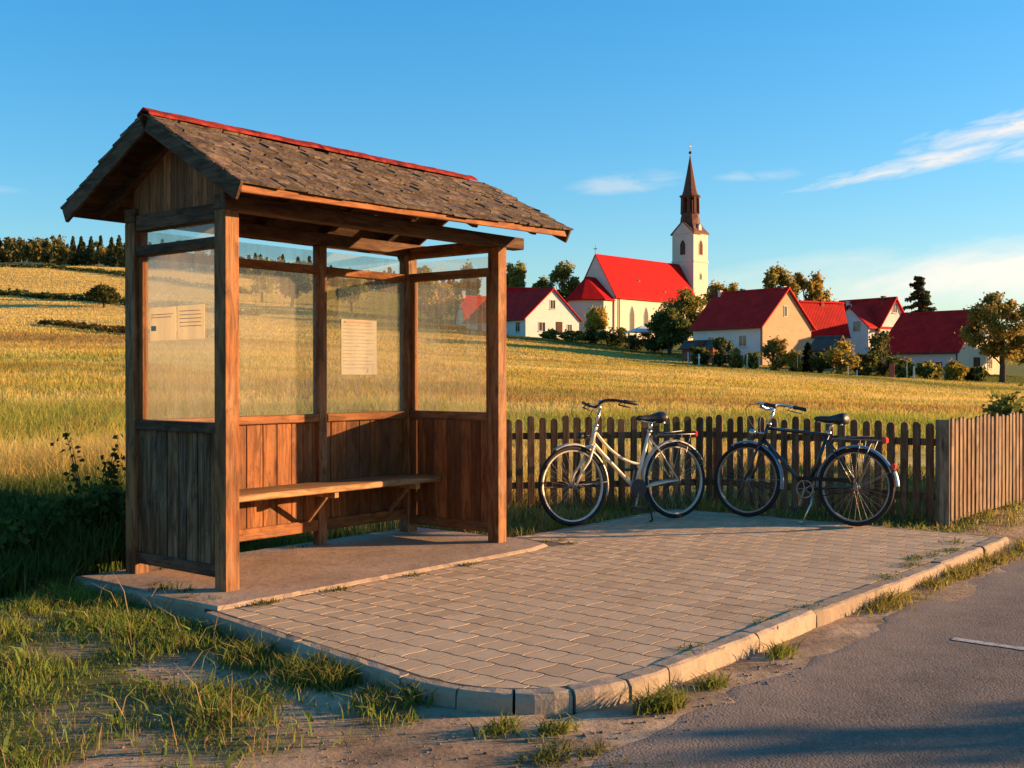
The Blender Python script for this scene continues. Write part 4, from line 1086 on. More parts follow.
def shrub(name, label, x, y, h, wid, pal, seed, n=1500, leaf=.3, clumps=14, group=None, depth=None, z=None, cat='shrub', cr=.42):
    z = (tz1(x, y)-.05) if z is None else z; root = empty(name, (x, y, z), 0, label, cat, group)
    p, k, cs = crown_points((wid/2, (depth or wid)/2, h*.56), n, clumps, seed, .85, cr, -.9); p[:, 2] += h*.5; p[:, 2] = np.abs(p[:, 2])
    rg = np.random.default_rng(seed+5); cl = rg.uniform(0, 1, clumps)[k][:, None]; a, b, c = [np.array(v) for v in pal]
    col = np.where((rg.uniform(0, 1, n) < .14)[:, None], c, a*(1-cl)+b*cl); col = np.clip(col*(1+.22*rg.normal(size=(n, 1))), .004, .8)
    Vv, col = leafcloud(p, leaf, col); quads('foliage', Vv, col, M['leaf'], root)
    m = MB()
    for q_ in cs[:8]: m.tube([(random.uniform(-.06, .06)*wid, 0, -.1), (q_[0]*.5, q_[1]*.5, h*.3), (q_[0], q_[1], max(.15*h, q_[2]+h*.5))], [h*.014, h*.01, h*.003], 5)
    m.build('stem', M['bark'], root)
    return root
PG = ((.12, .135, .03), (.24, .22, .045), (.34, .27, .06))      # olive green
PA = ((.18, .155, .033), (.31, .22, .045), (.40, .21, .05))       # autumn
PY = ((.27, .22, .035), (.42, .30, .05), (.50, .28, .05))         # golden
PD = ((.055, .07, .018), (.11, .12, .027), (.18, .16, .038))      # dark
def at(px, Y): return (px-512)*Y/F, Y
def zpx(py, Y): return EYE-(py-HOR)*Y/F

# ------------------------------------------------------------------ village houses
def lenpx(ox, oy, dx, dy, px):
    k = (px-512)/F; return (k*oy-ox)/(dx-k*dy)
def pane(win, lo, hi): pass
def house(name, label, px, yb, Y, phi, px_g, px_l, ye, yp, walls, roof, wins=(), ridge='y', over=.35, chim=(), gable_roof_over=.3, roofth=.16, cat='house', group=None, side_wall=None):
    """origin at the near corner; local x runs along the lit face, local y away to the left; sizes from the sight lines to its corners"""
    ox, oy = at(px, Y); ex = (math.cos(phi), math.sin(phi)); ey = (-math.sin(phi), math.cos(phi))
    Wd_ = lenpx(ox, oy, ex[0], ex[1], px_g); Ld = lenpx(ox, oy, ey[0], ey[1], px_l)
    zb = zpx(yb, Y); he = zpx(ye, Y)-zb
    if ridge == 'y': Yp = oy+ex[1]*Wd_/2
    else: Yp = oy+ey[1]*Ld/2
    hp = zpx(yp, Yp)-zb
    root = empty(name, (ox, oy, zb), phi, label, cat, group)
    D = -3.0
    m = MB()
    if ridge == 'y':
        m.prism([(0, D), (Wd_, D), (Wd_, he), (Wd_/2, hp), (0, he)], lambda p: (p[0], Ld, p[1]), lambda p: (p[0], 0, p[1]))
    else:
        m.prism([(0, D), (Ld, D), (Ld, he), (Ld/2, hp), (0, he)], lambda p: (Wd_, p[0], p[1]), lambda p: (0, p[0], p[1]))
    wl = m.build('wall', walls, root)
    m = MB(); half = (Wd_ if ridge == 'y' else Ld)/2; sl_ = (hp-he)/half
    long = (Ld if ridge == 'y' else Wd_)
    for sgn in (-1, 1):
        u0, u1 = half+sgn*.0, half+sgn*(half+over); z0, z1 = hp+.02, hp-sl_*(half+over)+.02
        for a, b in (((-gable_roof_over), long+gable_roof_over),):
            pts = [(u0, z0), (u1, z1), (u1, z1+roofth), (u0, z0+roofth*1.15)]
            if ridge == 'y': m.prism(pts, lambda p: (p[0], a, p[1]), lambda p: (p[0], b, p[1]))
            else: m.prism(pts, lambda p: (a, p[0], p[1]), lambda p: (b, p[0], p[1]))
    rf = m.build('roof', roof, root)
    rt = MB(); zr_ = hp+roofth+.03; e0, e1 = -gable_roof_over-.03, long+gable_roof_over+.03
    rt.prism([(half-.2, zr_-.12), (half+.2, zr_-.12), (half+.07, zr_+.08), (half-.07, zr_+.08)], (lambda p: (p[0], e0, p[1])) if ridge == 'y' else (lambda p: (e0, p[0], p[1])), (lambda p: (p[0], e1, p[1])) if ridge == 'y' else (lambda p: (e1, p[0], p[1]))); rt.build('ridge_tiles', roof if roof == M['slate'] else M['roof_dark'], rf)
    for sgn in (-1, 1):
        gu = half+sgn*(half+over+.07); gz = hp-sl_*(half+over)+.03
        g_ = MB(); g_.tube([(gu, e0, gz), (gu, e1, gz)] if ridge == 'y' else [(e0, gu, gz), (e1, gu, gz)], .075, 8); g_.build('gutter', M['copper'], rf)
    for (t, off, h_, w_, mat) in chim:
        c = (half+off*half, t*long) if ridge == 'y' else (t*long, half+off*half)
        zc = hp-abs(off)*half*sl_
        MB().box((c[0]-w_/2, c[1]-w_/2, zc-.6), (c[0]+w_/2, c[1]+w_/2, zc+h_)).box((c[0]-w_/2-.06, c[1]-w_/2-.06, zc+h_+.001), (c[0]+w_/2+.06, c[1]+w_/2+.06, zc+h_+.1)).build('chimney', mat, rf)
    for (face, u, z, w, h, kind) in wins:
        window(root, face, u*(Wd_ if face == 'x' else Ld), z, w, h, kind)
    root['wl'] = 0; del root['wl']
    return root, Wd_, Ld, he, hp
def window(root, face, u, z, w, h, kind='window', depth=0):
    """face x: on the wall y=0, u along x; face y: on the wall x=0, u along y"""
    m = MB(); t = .07; arch = kind == 'arch'
    def mp(f): return (lambda p: (p[0], f, p[1])) if face == 'x' else (lambda p: (f, p[0], p[1]))
    def poly(w_, h_, z_):
        if not arch: return [(u-w_/2, z_), (u+w_/2, z_), (u+w_/2, z_+h_), (u-w_/2, z_+h_)]
        sh_ = h_*.66
        return [(u-w_/2, z_), (u+w_/2, z_), (u+w_/2, z_+sh_), (u+w_*.36, z_+sh_+(h_-sh_)*.45), (u+w_*.2, z_+sh_+(h_-sh_)*.76), (u, z_+h_), (u-w_*.2, z_+sh_+(h_-sh_)*.76), (u-w_*.36, z_+sh_+(h_-sh_)*.45), (u-w_/2, z_+sh_)]
    fm = M['wood_dark_shed'] if kind == 'door' else (M['white_plaster'] if kind != 'brown' else M['red_plaster'])
    m.prism(poly(w+2*t, h+2*t, z-t), mp(.02), mp(-.05))
    nm = 'door' if kind == 'door' else 'window'
    fr = m.build(nm, fm, root)
    pn = MB()
    if arch or kind in ('slit', 'door') or w < .8:
        pn.prism(poly(w, h, z), mp(-.045), mp(-.058))
    else:
        for s in (-1, 1):
            pn.prism([(u+s*w/4-w/4+.04, z), (u+s*w/4+w/4-.04, z), (u+s*w/4+w/4-.04, z+h), (u+s*w/4-w/4+.04, z+h)], mp(-.045), mp(-.058))
    pn.build('panel' if kind == 'door' else 'pane', M['wood_dark_shed'] if kind == 'door' else M['pane_dark'], fr)
    if kind == 'window':
        s_ = MB(); lo, hi = (u-w/2-.12, -.14, z-t-.06), (u+w/2+.12, -.052, z-t-.002)
        if face == 'y': lo, hi = (lo[1], lo[0], lo[2]), (hi[1], hi[0], hi[2])
        s_.box(lo, hi).build('sill', M['grey_plaster'], fr)
wc, gc, rc = M['white_plaster'], M['peach_plaster'], M['red_plaster']
# white house left of the church, gable towards the sun
house('house', 'white house with dark red roof and sunlit white gable, just right of the shelter post', 525.6, 337.5, 157, R(36), 579, 466, 317.5, 289.5, M['white_plaster'], M['roof_dark'],
      [('x', .30, 1.0, 1.15, 1.2, 'window'), ('x', .62, .6, 1.0, 1.7, 'door'), ('x', .82, .9, .8, 1.1, 'window'), ('x', .50, 4.2, .9, 1.2, 'window'), ('y', .12, .9, 1.0, 1.3, 'window'), ('y', .48, .9, 1.0, 1.3, 'window'), ('y', .75, .9, 1.0, 1.3, 'window')],
      chim=[(.85, .12, .8, .5, M['white_plaster'])])
house('house', 'small house with bright red roof seen through the end window of the shelter', 466, 326, 178, R(24), 490, 456, 318, 297, M['cream_plaster'], M['roof_bright'], [('x', .4, .6, 1, 1, 'window')], ridge='x', chim=[(.1, 0, .9, .5, M['grey_plaster'])])
house('house', 'low house whose bright red ridge shows above the white house behind the shelter post', 498, 318, 182, R(20), 544, 486, 303, 288, M['cream_plaster'], M['roof_bright'], [('x', .7, 1.0, 1, 1, 'window')], ridge='x', chim=[(.25, 0, .8, .5, M['grey_plaster'])])
# big peach gabled house
H2, w2, l2, he2, hp2 = house('house', 'large house with peach sunlit gable, one narrow attic window and grey long wall', 762.5, 355, 112, R(38), 811, 693, 324.5, 289.5, M['peach_plaster'], M['roof_dark'],
      [('x', .46, 4.0, .38, 1.0, 'slit'), ('y', .27, .95, 1.0, 1.05, 'window'), ('y', .72, .95, .9, 1.0, 'window')], chim=[(.93, -.1, .65, .3, M['white_plaster']), (.62, -.03, .4, .35, M['copper']), (.05, 0, .25, .3, M['grey_plaster'])])
# the long wall of that house is whitewashed : thin render coat
MB().box((-.03, .05, -2.5), (-.004, l2-.05, he2-.12)).build('limewash_coat', M['white_plaster'], H2)
MB().tube([(-.10, .10, -1), (-.10, .10, he2-.1)], .06, 8).build('downpipe', M['iron'], H2)
house('house', 'low cream annexe with bright red roof, behind the peach gabled house', 806, 341, 121, R(26), 846, 797, 326, 303, M['cream_plaster'], M['roof_bright'],
      [('x', .35, .45, .55, .6, 'slit'), ('x', .62, .45, .5, .6, 'slit'), ('x', .85, .45, .5, .6, 'slit')], ridge='x', chim=[(.5, .05, .5, .4, M['red_plaster'])])
# white house with a cross gable
H3, w3, l3, he3, hp3 = house('house', 'white house with a shaded cross gable facing the field, left of the dark spruce', 879, 345, 128, R(34), 910, 826, 328, 299, M['white_plaster'], M['roof_dark'], [('x', .5, 3.8, .8, 1.0, 'window')],
      chim=[(.18, -.1, .65, .35, M['copper']), (.80, -.25, .8, .32, M['grey_plaster'])])
m = MB(); cw = .70*l3; c0 = .03*l3; d0 = -1.6
m.prism([(c0, -3), (c0+cw, -3), (c0+cw, he3+.2), (c0+cw/2, hp3-.9), (c0, he3+.2)], lambda p: (w3*.4, p[0], p[1]), lambda p: (d0, p[0], p[1])); m.build('wing', M['white_plaster'], H3)
m = MB()
for s in (-1, 1):
    ap = (c0+cw/2, hp3-.9+.02); sl_ = (hp3-.9-he3-.2)/(cw/2); e = (c0+cw/2+s*(cw/2+.35), hp3-.9-sl_*(cw/2+.35)+.02)
    m.prism([ap, e, (e[0], e[1]+.16), (ap[0], ap[1]+.18)], lambda p: (w3*.45, p[0], p[1]), lambda p: (d0-.3, p[0], p[1]))
m.build('wing_roof', M['roof_dark'], H3)
for uu, zz_, ww, hh in ((c0+cw*.5, 4.1, .5, .6), (c0+cw*.3, 1.6, .9, 1.1), (c0+cw*.75, 1.8, .9, 1.1)):
    m = MB(); m.box((d0-.05, uu-ww/2-.07, zz_-.07), (d0-.002, uu+ww/2+.07, zz_+hh+.07)); w_ = m.build('window', M['grey_plaster'], H3); m = MB(); m.box((d0-.062, uu-ww/2, zz_), (d0-.053, uu+ww/2, zz_+hh)); m.build('pane', M['pane_dark'], w_)
# right hand house
H4, w4, l4, he4, hp4 = house('house', 'house with broad dark red roof and white wall, behind the autumn tree at right', 958, 377, 116, R(40), 1003, 880, 350, 311.5, M['cream_plaster'], M['roof_dark'],
      [('y', .26, .55, 1.1, .95, 'brown'), ('y', .72, .3, 1.2, 1.7, 'door'), ('x', .40, .1, 1.2, 1.9, 'door'), ('x', .7, .9, .9, 1.0, 'window')], chim=[(.50, .05, .3, .6, M['peach_plaster'])])
MB().box((-.03, .05, -2.5), (-.004, l4-.05, he4-.12)).build('limewash_coat', M['white_plaster'], H4)
MB().tube([(-.10, .10, -1), (-.10, .10, he4-.1)], .06, 8).build('downpipe', M['iron'], H4)
# sheds
house('shed', 'small dark boarded shed with a felt roof and peach end, below the cream annexe', 834, 366, 106, R(38), 846, 812, 348, 337.5, M['peach_plaster'], M['slate'], cat='shed', over=.25, roofth=.1)
house('shed', 'low dark red shed at the left foot of the peach gabled house', 713, 357, 109, R(34), 722, 682, 347, 341.5, M['red_plaster'], M['slate'], [('y', .4, .1, .9, 1.5, 'door')], cat='shed', over=.2, roofth=.1)
pv = empty('garden_pavilion', (*at(642, 136), zpx(345, 136)), R(20), 'garden pavilion with a shallow white sheet roof, in front of the church', 'pavilion')
for (x_, y_) in ((-1.3, -1), (1.3, -1), (1.3, 1), (-1.3, 1)): MB().box((x_-.06, y_-.06, -1), (x_+.06, y_+.06, 1.55)).build('post', M['wood_dark_shed'], pv)
MB().add([(-1.7, -1.4, 1.55), (1.7, -1.4, 1.55), (1.7, 1.4, 1.55), (-1.7, 1.4, 1.55), (0, 0, 2.35), (-1.7, -1.4, 1.5), (1.7, -1.4, 1.5), (1.7, 1.4, 1.5), (-1.7, 1.4, 1.5)],
         [(0, 1, 4), (1, 2, 4), (2, 3, 4), (3, 0, 4), (8, 7, 6, 5), (0, 5, 6, 1), (1, 6, 7, 2), (2, 7, 8, 3), (3, 8, 5, 0)]).build('roof', M['white_sheet'], pv)

# ------------------------------------------------------------------ church
CY = 186.; cpx = 614.5; ox, oy = at(cpx, CY); CPH = R(47); zb = zpx(338, CY)
ch = empty('church', (ox, oy, zb), CPH, 'white village church with bright red nave roof and tall tower with brown spire', 'church')
cex = (math.cos(CPH), math.sin(CPH)); cey = (-math.sin(CPH), math.cos(CPH))
NL = lenpx(ox, oy, cex[0], cex[1], 697); NW = lenpx(ox, oy, cey[0], cey[1], 577)
he = zpx(294, CY)-zb; hp = zpx(255.5, CY+cey[1]*NW/2)-zb
MB().prism([(0, -4), (NW, -4), (NW, he), (NW/2, hp), (0, he)], lambda p: (NL, p[0], p[1]), lambda p: (0, p[0], p[1])).build('nave', M['church_plaster'], ch)
m = MB(); sl_ = (hp-he)/(NW/2)
for s in (-1, 1):
    e = (NW/2+s*(NW/2+.45), hp-sl_*(NW/2+.45)+.03)
    m.prism([(NW/2, hp+.03), e, (e[0], e[1]+.22), (NW/2, hp+.28)], lambda p: (-.12, p[0], p[1]), lambda p: (NL+.2, p[0], p[1]))
nrf = m.build('nave_roof', M['roof_bright'], ch)
for (t, vv) in ((.36, .62), (.62, .86)):
    zc = hp-sl_*NW/2*vv; m = MB(); m.box((NL*t-.25, NW/2*(1-vv)-.1, zc), (NL*t+.25, NW/2*(1-vv)+.5, zc+.42)); m.build('vent', M['copper'], nrf)
m = MB(); m.tube([(0, NW/2, hp), (0, NW/2, hp+1.7)], .05, 6).box((-.05, NW/2-.4, hp+1.05), (.05, NW/2+.4, hp+1.17)); m.build('gable_cross', M['iron'], ch)
# cornice and plinth of the lit wall
MB().box((.02, -.14, he-.30), (NL-.02, -.004, he-.02)).build('cornice', M['church_plaster'], ch)
MB().tube([(1.1, -.16, -3), (1.1, -.16, he-.3)], .09, 8).build('downpipe', M['copper'], ch)
def cwin(u, z, w, h): window(ch, 'x', u, z, w, h, 'arch')
for px_, in ((632,), (646,), (661,), (676,)):
    u = lenpx(ox, oy, cex[0], cex[1], px_); cwin(u, he-6.0, 1.25, 4.2)
# polygonal apse
r_ = NW*.47; cx_ = -2.6; poly = [(.0, NW/2-r_), (cx_, NW/2-r_), (cx_-r_*.72, NW/2-r_*.42), (cx_-r_*.72, NW/2+r_*.42), (cx_, NW/2+r_), (.0, NW/2+r_)]
ah = zpx(300, CY)-zb
MB().prism(poly, lambda p: (p[0], p[1], -4), lambda p: (p[0], p[1], ah)).build('apse', M['church_plaster'], ch)
top_ = zpx(276, CY)-zb; k_ = 1.12
ov = [(0, NW/2-r_*k_), (cx_-.1, NW/2-r_*k_), (cx_-r_*.72*k_-.2, NW/2-r_*.42*k_), (cx_-r_*.72*k_-.2, NW/2+r_*.42*k_), (cx_-.1, NW/2+r_*k_), (0, NW/2+r_*k_)]
m = MB(); n = len(ov)
m.add([(p[0], p[1], ah-.02) for p in ov]+[(cx_*.95, NW/2, top_), (0, NW/2, top_)]+[(p[0], p[1], ah-.15) for p in ov],
      [(0, 1, 6, 7), (1, 2, 6), (2, 3, 6), (3, 4, 6), (4, 5, 7, 6)]+[(i, 8+i, 8+i+1, i+1) for i in range(5)]+[tuple(8+i for i in range(6))])
m.build('apse_roof', M['roof_bright'], ch)
# tower at the far end of the nave
tw = 4.7; tx = lenpx(ox, oy, cex[0], cex[1], 698.5); ty = 1.1
tx_, ty_ = ox+cex[0]*tx, oy+cex[1]*tx
TY = ty_; te = zpx(231.5, TY)-zb
def tower_poly(): return [(tx, ty), (tx+tw, ty), (tx+tw, ty+tw), (tx, ty+tw)]
tb = MB().prism(tower_poly(), lambda p: (p[0], p[1], -4), lambda p: (p[0], p[1], te)).build('tower', M['church_plaster'], ch)
zc = zpx(261, TY)-zb
MB().box((tx-.12, ty-.12, zc), (tx+tw+.12, ty+tw+.12, zc+.28)).build('string_course', M['church_plaster'], tb)
# small gable on each face under the spire
gh = 2.0
for fx_ in ('x-',):
    pp = [(0.05, te-.1), (tw-.05, te-.1), (tw/2, te+gh)]
    if fx_ == 'x-': MB().prism(pp, lambda p: (tx+.6, ty+p[0], p[1]), lambda p: (tx-.12, ty+p[0], p[1])).build('gablet', M['church_plaster'], tb)
m = MB(); ap = te+gh+.30
for k in (-1, 1):
    e = (tw/2+k*(tw/2+.28), te-.30); m.prism([(tw/2, ap-.28), e, (e[0], e[1]+.22), (tw/2, ap)], lambda p: (tx-.22, ty+p[0], p[1]), lambda p: (tx+tw*.5, ty+p[0], p[1]))
m.build('gablet_roof', M['copper'], tb)
def twin(face, u, z, w, h, kind='arch'):
    m = MB(); sh_ = h*.68
    def poly(w_, h_, z_): s2 = h_*.68; return [(u-w_/2, z_), (u+w_/2, z_), (u+w_/2, z_+s2), (u+w_*.3, z_+s2+(h_-s2)*.62), (u, z_+h_), (u-w_*.3, z_+s2+(h_-s2)*.62), (u-w_/2, z_+s2)]
    f = (lambda d: (lambda p: (tx+p[0], ty-d, p[1]))) if face == 'x' else (lambda d: (lambda p: (tx-d, ty+p[0], p[1])))
    fr = m.prism(poly(w+.3, h+.3, z-.15), f(-.02), f(.05)).build('window', M['church_plaster'], tb)
    MB().prism(poly(w, h, z), f(.045), f(.058)).build('pane', M['wood_dark_shed'], fr)
zw = zpx(253.5, TY)-zb
for fc in ('x', 'y'): twin(fc, tw/2, zw, 1.15, 2.75)
twin('x', tw/2, zpx(278.5, TY)-zb, .55, 1.2)
# flared roof, lantern, spire
cxt, cyt = tx+tw/2, ty+tw/2
def ring(r, z, n=8, sq=0):
    out = []
    for i in range(n):
        t = 2*math.pi*i/n; c, s = math.cos(t), math.sin(t); k = (1-sq)+sq/max(abs(c), abs(s))
        out.append((cxt+r*c*k+.2*sq, cyt+r*s*k, z))
    return out
def loft(rings, name, mat, par):
    m = MB(); n = len(rings[0]); m.add([p for r in rings for p in r], [(i*n+k, i*n+(k+1) % n, (i+1)*n+(k+1) % n, (i+1)*n+k) for i in range(len(rings)-1) for k in range(n)]+[tuple(range(n-1, -1, -1)), tuple((len(rings)-1)*n+k for k in range(n))])
    return m.build(name, mat, par)
z_l0 = zpx(216, TY)-zb; z_l1 = zpx(192.5, TY)-zb; z_t = zpx(151, TY)-zb
loft([ring(tw*.535, te-.10, 8, 1), ring(tw*.53, te+.08, 8, 1), ring(tw*.42, te+.95, 8, .85), ring(tw*.35, (te+z_l0)/2+.6, 8, .4), ring(1.75, z_l0+.3)], 'spire_base', M['copper'], tb)
m = MB(); dz = te+.55; m.prism([(cxt-.45, dz), (cxt+.45, dz), (cxt+.45, dz+.7), (cxt, dz+1.25), (cxt-.45, dz+.7)], lambda p: (p[0], cyt-.6, p[1]), lambda p: (p[0], ty+.12, p[1])); m.build('dormer', M['church_plaster'], tb)
ln = loft([ring(1.70, z_l0+.1), ring(1.62, z_l0+1.0)], 'lantern', M['copper'], tb)
m = MB()
for i in range(8):
    t = 2*math.pi*(i+.5)/8; m.beam((cxt+1.52*math.cos(t), cyt+1.52*math.sin(t), z_l0+.9), (cxt+1.45*math.cos(t), cyt+1.45*math.sin(t), z_l1), .5, .5, (math.cos(t), math.sin(t), 0))
m.build('lantern_posts', M['copper'], ln)
loft([ring(.55, z_l0+.9), ring(.5, z_l1)], 'lantern_core', M['copper'], ln)
loft([ring(1.65, z_l1-.55), ring(2.0, z_l1-.2), ring(2.0, z_l1+.02), ring(1.55, z_l1+.12)], 'lantern_cornice', M['copper'], ln)
spr = loft([ring(1.55, z_l1+.1), ring(1.28, z_l1+.9), ring(.72, z_l1+(z_t-z_l1)*.5), ring(.05, z_t)], 'spire', M['copper'], tb)
m = MB(); m.tube([(cxt, cyt, z_t-.2), (cxt, cyt, z_t+2.3)], .055, 6)
m.tube([(cxt, cyt, z_t+.15+.6*i/6) for i in range(7)], [.02, .2, .27, .3, .27, .2, .02], 10); m.box((cxt-.42, cyt-.05, z_t+1.55), (cxt+.42, cyt+.05, z_t+1.67)); m.build('cross', M['iron'], spr)

# ------------------------------------------------------------------ village trees
def tr(px, Y, ytop, ybase, wpx, **k):
    x, y = at(px, Y); h = zpx(ytop, Y)-tz1(x, y)+.1; return dict(x=x, y=y, h=h, wid=wpx*Y/F, **k)
VG = 'trees among the village houses'
tree('tree', 'round green tree just right of the shelter post, behind the white house', pal=PG, seed=11, group=VG, leaf=.75, tr=.3, **tr(514, 196, 260, 320, 30), n=3000)
tree('tree', 'low wide green tree between the post tree and the loose-crowned one', pal=PG, seed=12, group=VG, leaf=.7, tr=.3, trunk_h=.2, **tr(543, 200, 275, 318, 26), n=2400)
tree('tree', 'loose-crowned pale green tree behind the white house, left of the church', pal=PG, seed=13, group=VG, leaf=.7, tr=.3, **tr(563, 196, 261, 318, 33), n=2600, cr=.30)
tree('tree', 'small rounded golden tree standing in front of the church apse', pal=PY, seed=14, group=VG, leaf=.42, tr=.15, trunk_h=.16, **tr(596, 150, 303, 337, 25), n=3400, clumps=30)
tree('tree', 'big dark tree covering the lower right of the church nave', pal=((.10, .10, .022), (.20, .165, .033), (.30, .22, .045)), seed=15, group=VG, leaf=.5, tr=.3, trunk_h=.1, **tr(684, 140, 289, 345, 60), n=5200, clumps=34)
tree('tree', 'very dark low tree at the foot of the big one beside the church', pal=PD, seed=16, group=VG, leaf=.5, tr=.25, trunk_h=.08, **tr(670, 133, 308, 350, 44), n=4200, clumps=28)
tree('tree', 'autumn tree peeping over the roof between the tower and peach gable house', pal=PA, seed=17, group=VG, leaf=.6, tr=.25, **tr(724, 170, 277, 330, 40), n=3000)
tree('tree', 'tall green-brown tree above the ridge of the peach gabled house', pal=((.15, .14, .03), (.24, .19, .04), (.34, .22, .05)), seed=18, group=VG, leaf=.6, tr=.3, **tr(779, 150, 261, 340, 40), n=3000, cr=.30, clumps=22)
tree('tree', 'tall rusty autumn tree above the bright red annexe roof', pal=PA, seed=19, group=VG, leaf=.6, tr=.3, **tr(806, 152, 264, 340, 38), n=3000, cr=.30, clumps=22)
tree('tree', 'low autumn tree behind the annexe roof at the foot of the rusty one', pal=PA, seed=20, group=VG, leaf=.6, tr=.2, trunk_h=.15, **tr(826, 156, 288, 335, 34), n=2200)
q_ = tr(918.5, 140, 274, 345, 50); conifer('spruce_tree', 'dark pointed spruce rising behind the right hand house', q_['x'], q_['y'], q_['h'], q_['wid'], ((.03, .045, .018), (.075, .085, .03)), 21, n=5400, leaf=.5)
q_ = tr(808, 104, 342, 368, 13); conifer('conifer', 'little dark cone-shaped conifer beside the small boarded shed', q_['x'], q_['y'], q_['h'], q_['wid'], ((.012, .02, .008), (.025, .035, .012)), 22, n=2400, leaf=.25)
tree('tree', 'large rust-tinged autumn tree with bare dark trunk at right edge', pal=((.12, .115, .026), (.22, .165, .035), (.38, .19, .045)), seed=23, group=VG, leaf=.36, tr=.26, trunk_h=.17, **tr(1002, 92, 288, 389, 82), n=7500, clumps=44, cr=.27)
tree('tree', 'olive tree partly outside the picture, behind the big autumn tree', pal=PG, seed=24, group=VG, leaf=.45, tr=.22, trunk_h=.06, **tr(1040, 118, 318, 378, 70), n=4200)
SG = 'garden shrubs below the village houses'
for i, (px, Y, yt, w, pal, lab) in enumerate([
    (775, 103, 335, 24, PA, 'loose rusty shrub against the peach gable'), (842, 100, 344, 34, PY, 'wide golden shrub right of the small boarded shed'), (884, 103, 333, 36, PD, 'large dark shrub in front of the dark red roof'),
    (866, 101, 352, 22, PD, 'dark shrub between the golden shrub and the large dark one'), (930, 100, 362, 30, PG, 'low green shrub under the white wall with one brown window'), (722, 104, 334, 26, PD, 'dark round shrub on the grey wall of the peach gabled house'),
    (640, 140, 331, 40, PD, 'dark hedge-like shrub under the church windows'), (612, 144, 326, 34, PD, 'dark shrub right of the small golden tree'), (660, 134, 333, 30, PD, 'dark shrub right of the white garden pavilion'),
    (552, 148, 331, 22, PA, 'reddish shrub at the foot of the white gable'), (572, 146, 331, 26, PG, 'green shrub at the right foot of the white gable'), (752, 101, 351, 18, PG, 'small shrub under the window of the grey wall'), (790, 101, 352, 26, PY, 'yellowish low shrub between rusty shrub and little conifer'),
    (700, 106, 346, 24, PD, 'dark low shrub in front of the dark red shed'), (905, 100, 360, 24, PG, 'olive shrub right of the large dark one'), (955, 97, 363, 26, PY, 'pale grassy shrub by the corner of the right hand house'), (975, 98, 367, 22, PD, 'dark shrub left of the bare trunk'), (735, 103, 349, 20, PA, 'brownish shrub left of the house window'),
    (590, 149, 330, 22, PD, 'dark shrub below the church apse'), (820, 102, 354, 20, PD, 'dark shrub at the foot of the little conifer')]):
    q_ = tr(px, Y, yt, 360, w)
    shrub('shrub', lab, q_['x'], q_['y'], max(.8, q_['h']), q_['wid'], pal, 100+i, n=1500, leaf=.32, group=SG)
# garden fence posts and small white stakes
for i, (px, Y, yt, wpx, m_) in enumerate([(688, 104, 352, .9, 'grey_plaster'), (699, 104, 354, 1.3, 'white_plastic'), (747, 100, 354, .8, 'grey_plaster'), (797, 98, 350, 1.0, 'iron'), (848, 94, 366, 1.2, 'grey_plaster'), (907, 92, 360, .8, 'grey_plaster'), (892, 95, 364, 4, 'red_plaster'), (914, 92, 366, 1.5, 'grey_plaster'), (857, 90, 374, 1.2, 'grey_plaster')]):
    x, y = at(px, Y); z = tz1(x, y); h = max(.5, zpx(yt, Y)-z); w = wpx*Y/F
    lab = ['thin pale stake in front of the red shed', 'short thick white stake beside the red shed', 'thin pale post below the house window', 'thin dark pole before the peach gable', 'grey post before the golden shrub', 'tall pale post before the large dark shrub', 'reddish stone stump left of the tall pale post', 'grey post right of the tall pale post', 'low grey post standing out in the field edge'][i]
    MB().box((x-w/2, y-w/2, z-.2), (x+w/2, y+w/2, z+h)).build('garden_post', M[m_], None, .01)
    tag(bpy.context.scene.objects[-1] if False else COL.objects[-1], lab, 'post', 'posts along the village gardens')

# ------------------------------------------------------------------ hill: forest, hedgerows, lone tree
def forest():
    P = []; C = []; rg = np.random.default_rng(77)
    for i in range(720):
        px = rg.uniform(-620, 470); Y = rg.uniform(372, 470); x, y = at(px, Y); z = float(tz(np.array([x]), np.array([y]))[0])
        con = rg.uniform() < .38; h = rg.uniform(4.6, 9.8)*(1.12 if con else 1)*(1-.25*np.clip((px-130)/300, 0, 1)); w = h*(rg.uniform(.42, .62) if con else rg.uniform(.5, .95)); n = 300
        base = np.array([.06, .07, .024]) if con else np.array([.15, .13, .036])*(1-.0)+np.array([.08, .035, .006])*rg.uniform(0, 1)**2
        if con:
            t = rg.uniform(0, 1, n); a = rg.uniform(0, 2*np.pi, n); r = w/2*(1-t)*rg.uniform(.4, 1.05, n); p = np.stack([r*np.cos(a), r*np.sin(a), h*(.05+.97*t)], 1)
        else:
            p, k, cs = crown_points((w/2, w/2, h*.48), n, 12, 900+i, .85, .42); p[:, 2] += h*.55
        P.append(p+np.array([x, y, z])); C.append(np.clip(base*(1+.25*rg.normal(size=(n, 1))), .004, .5))
    P = np.concatenate(P); C = np.concatenate(C); Vv, C = leafcloud(P, 1.25, C); o = quads('forest', Vv, C, M['leaf']); tag(o, 'mixed dark and brownish wood along the crest of the hill', 'forest', None, 'stuff')
forest()
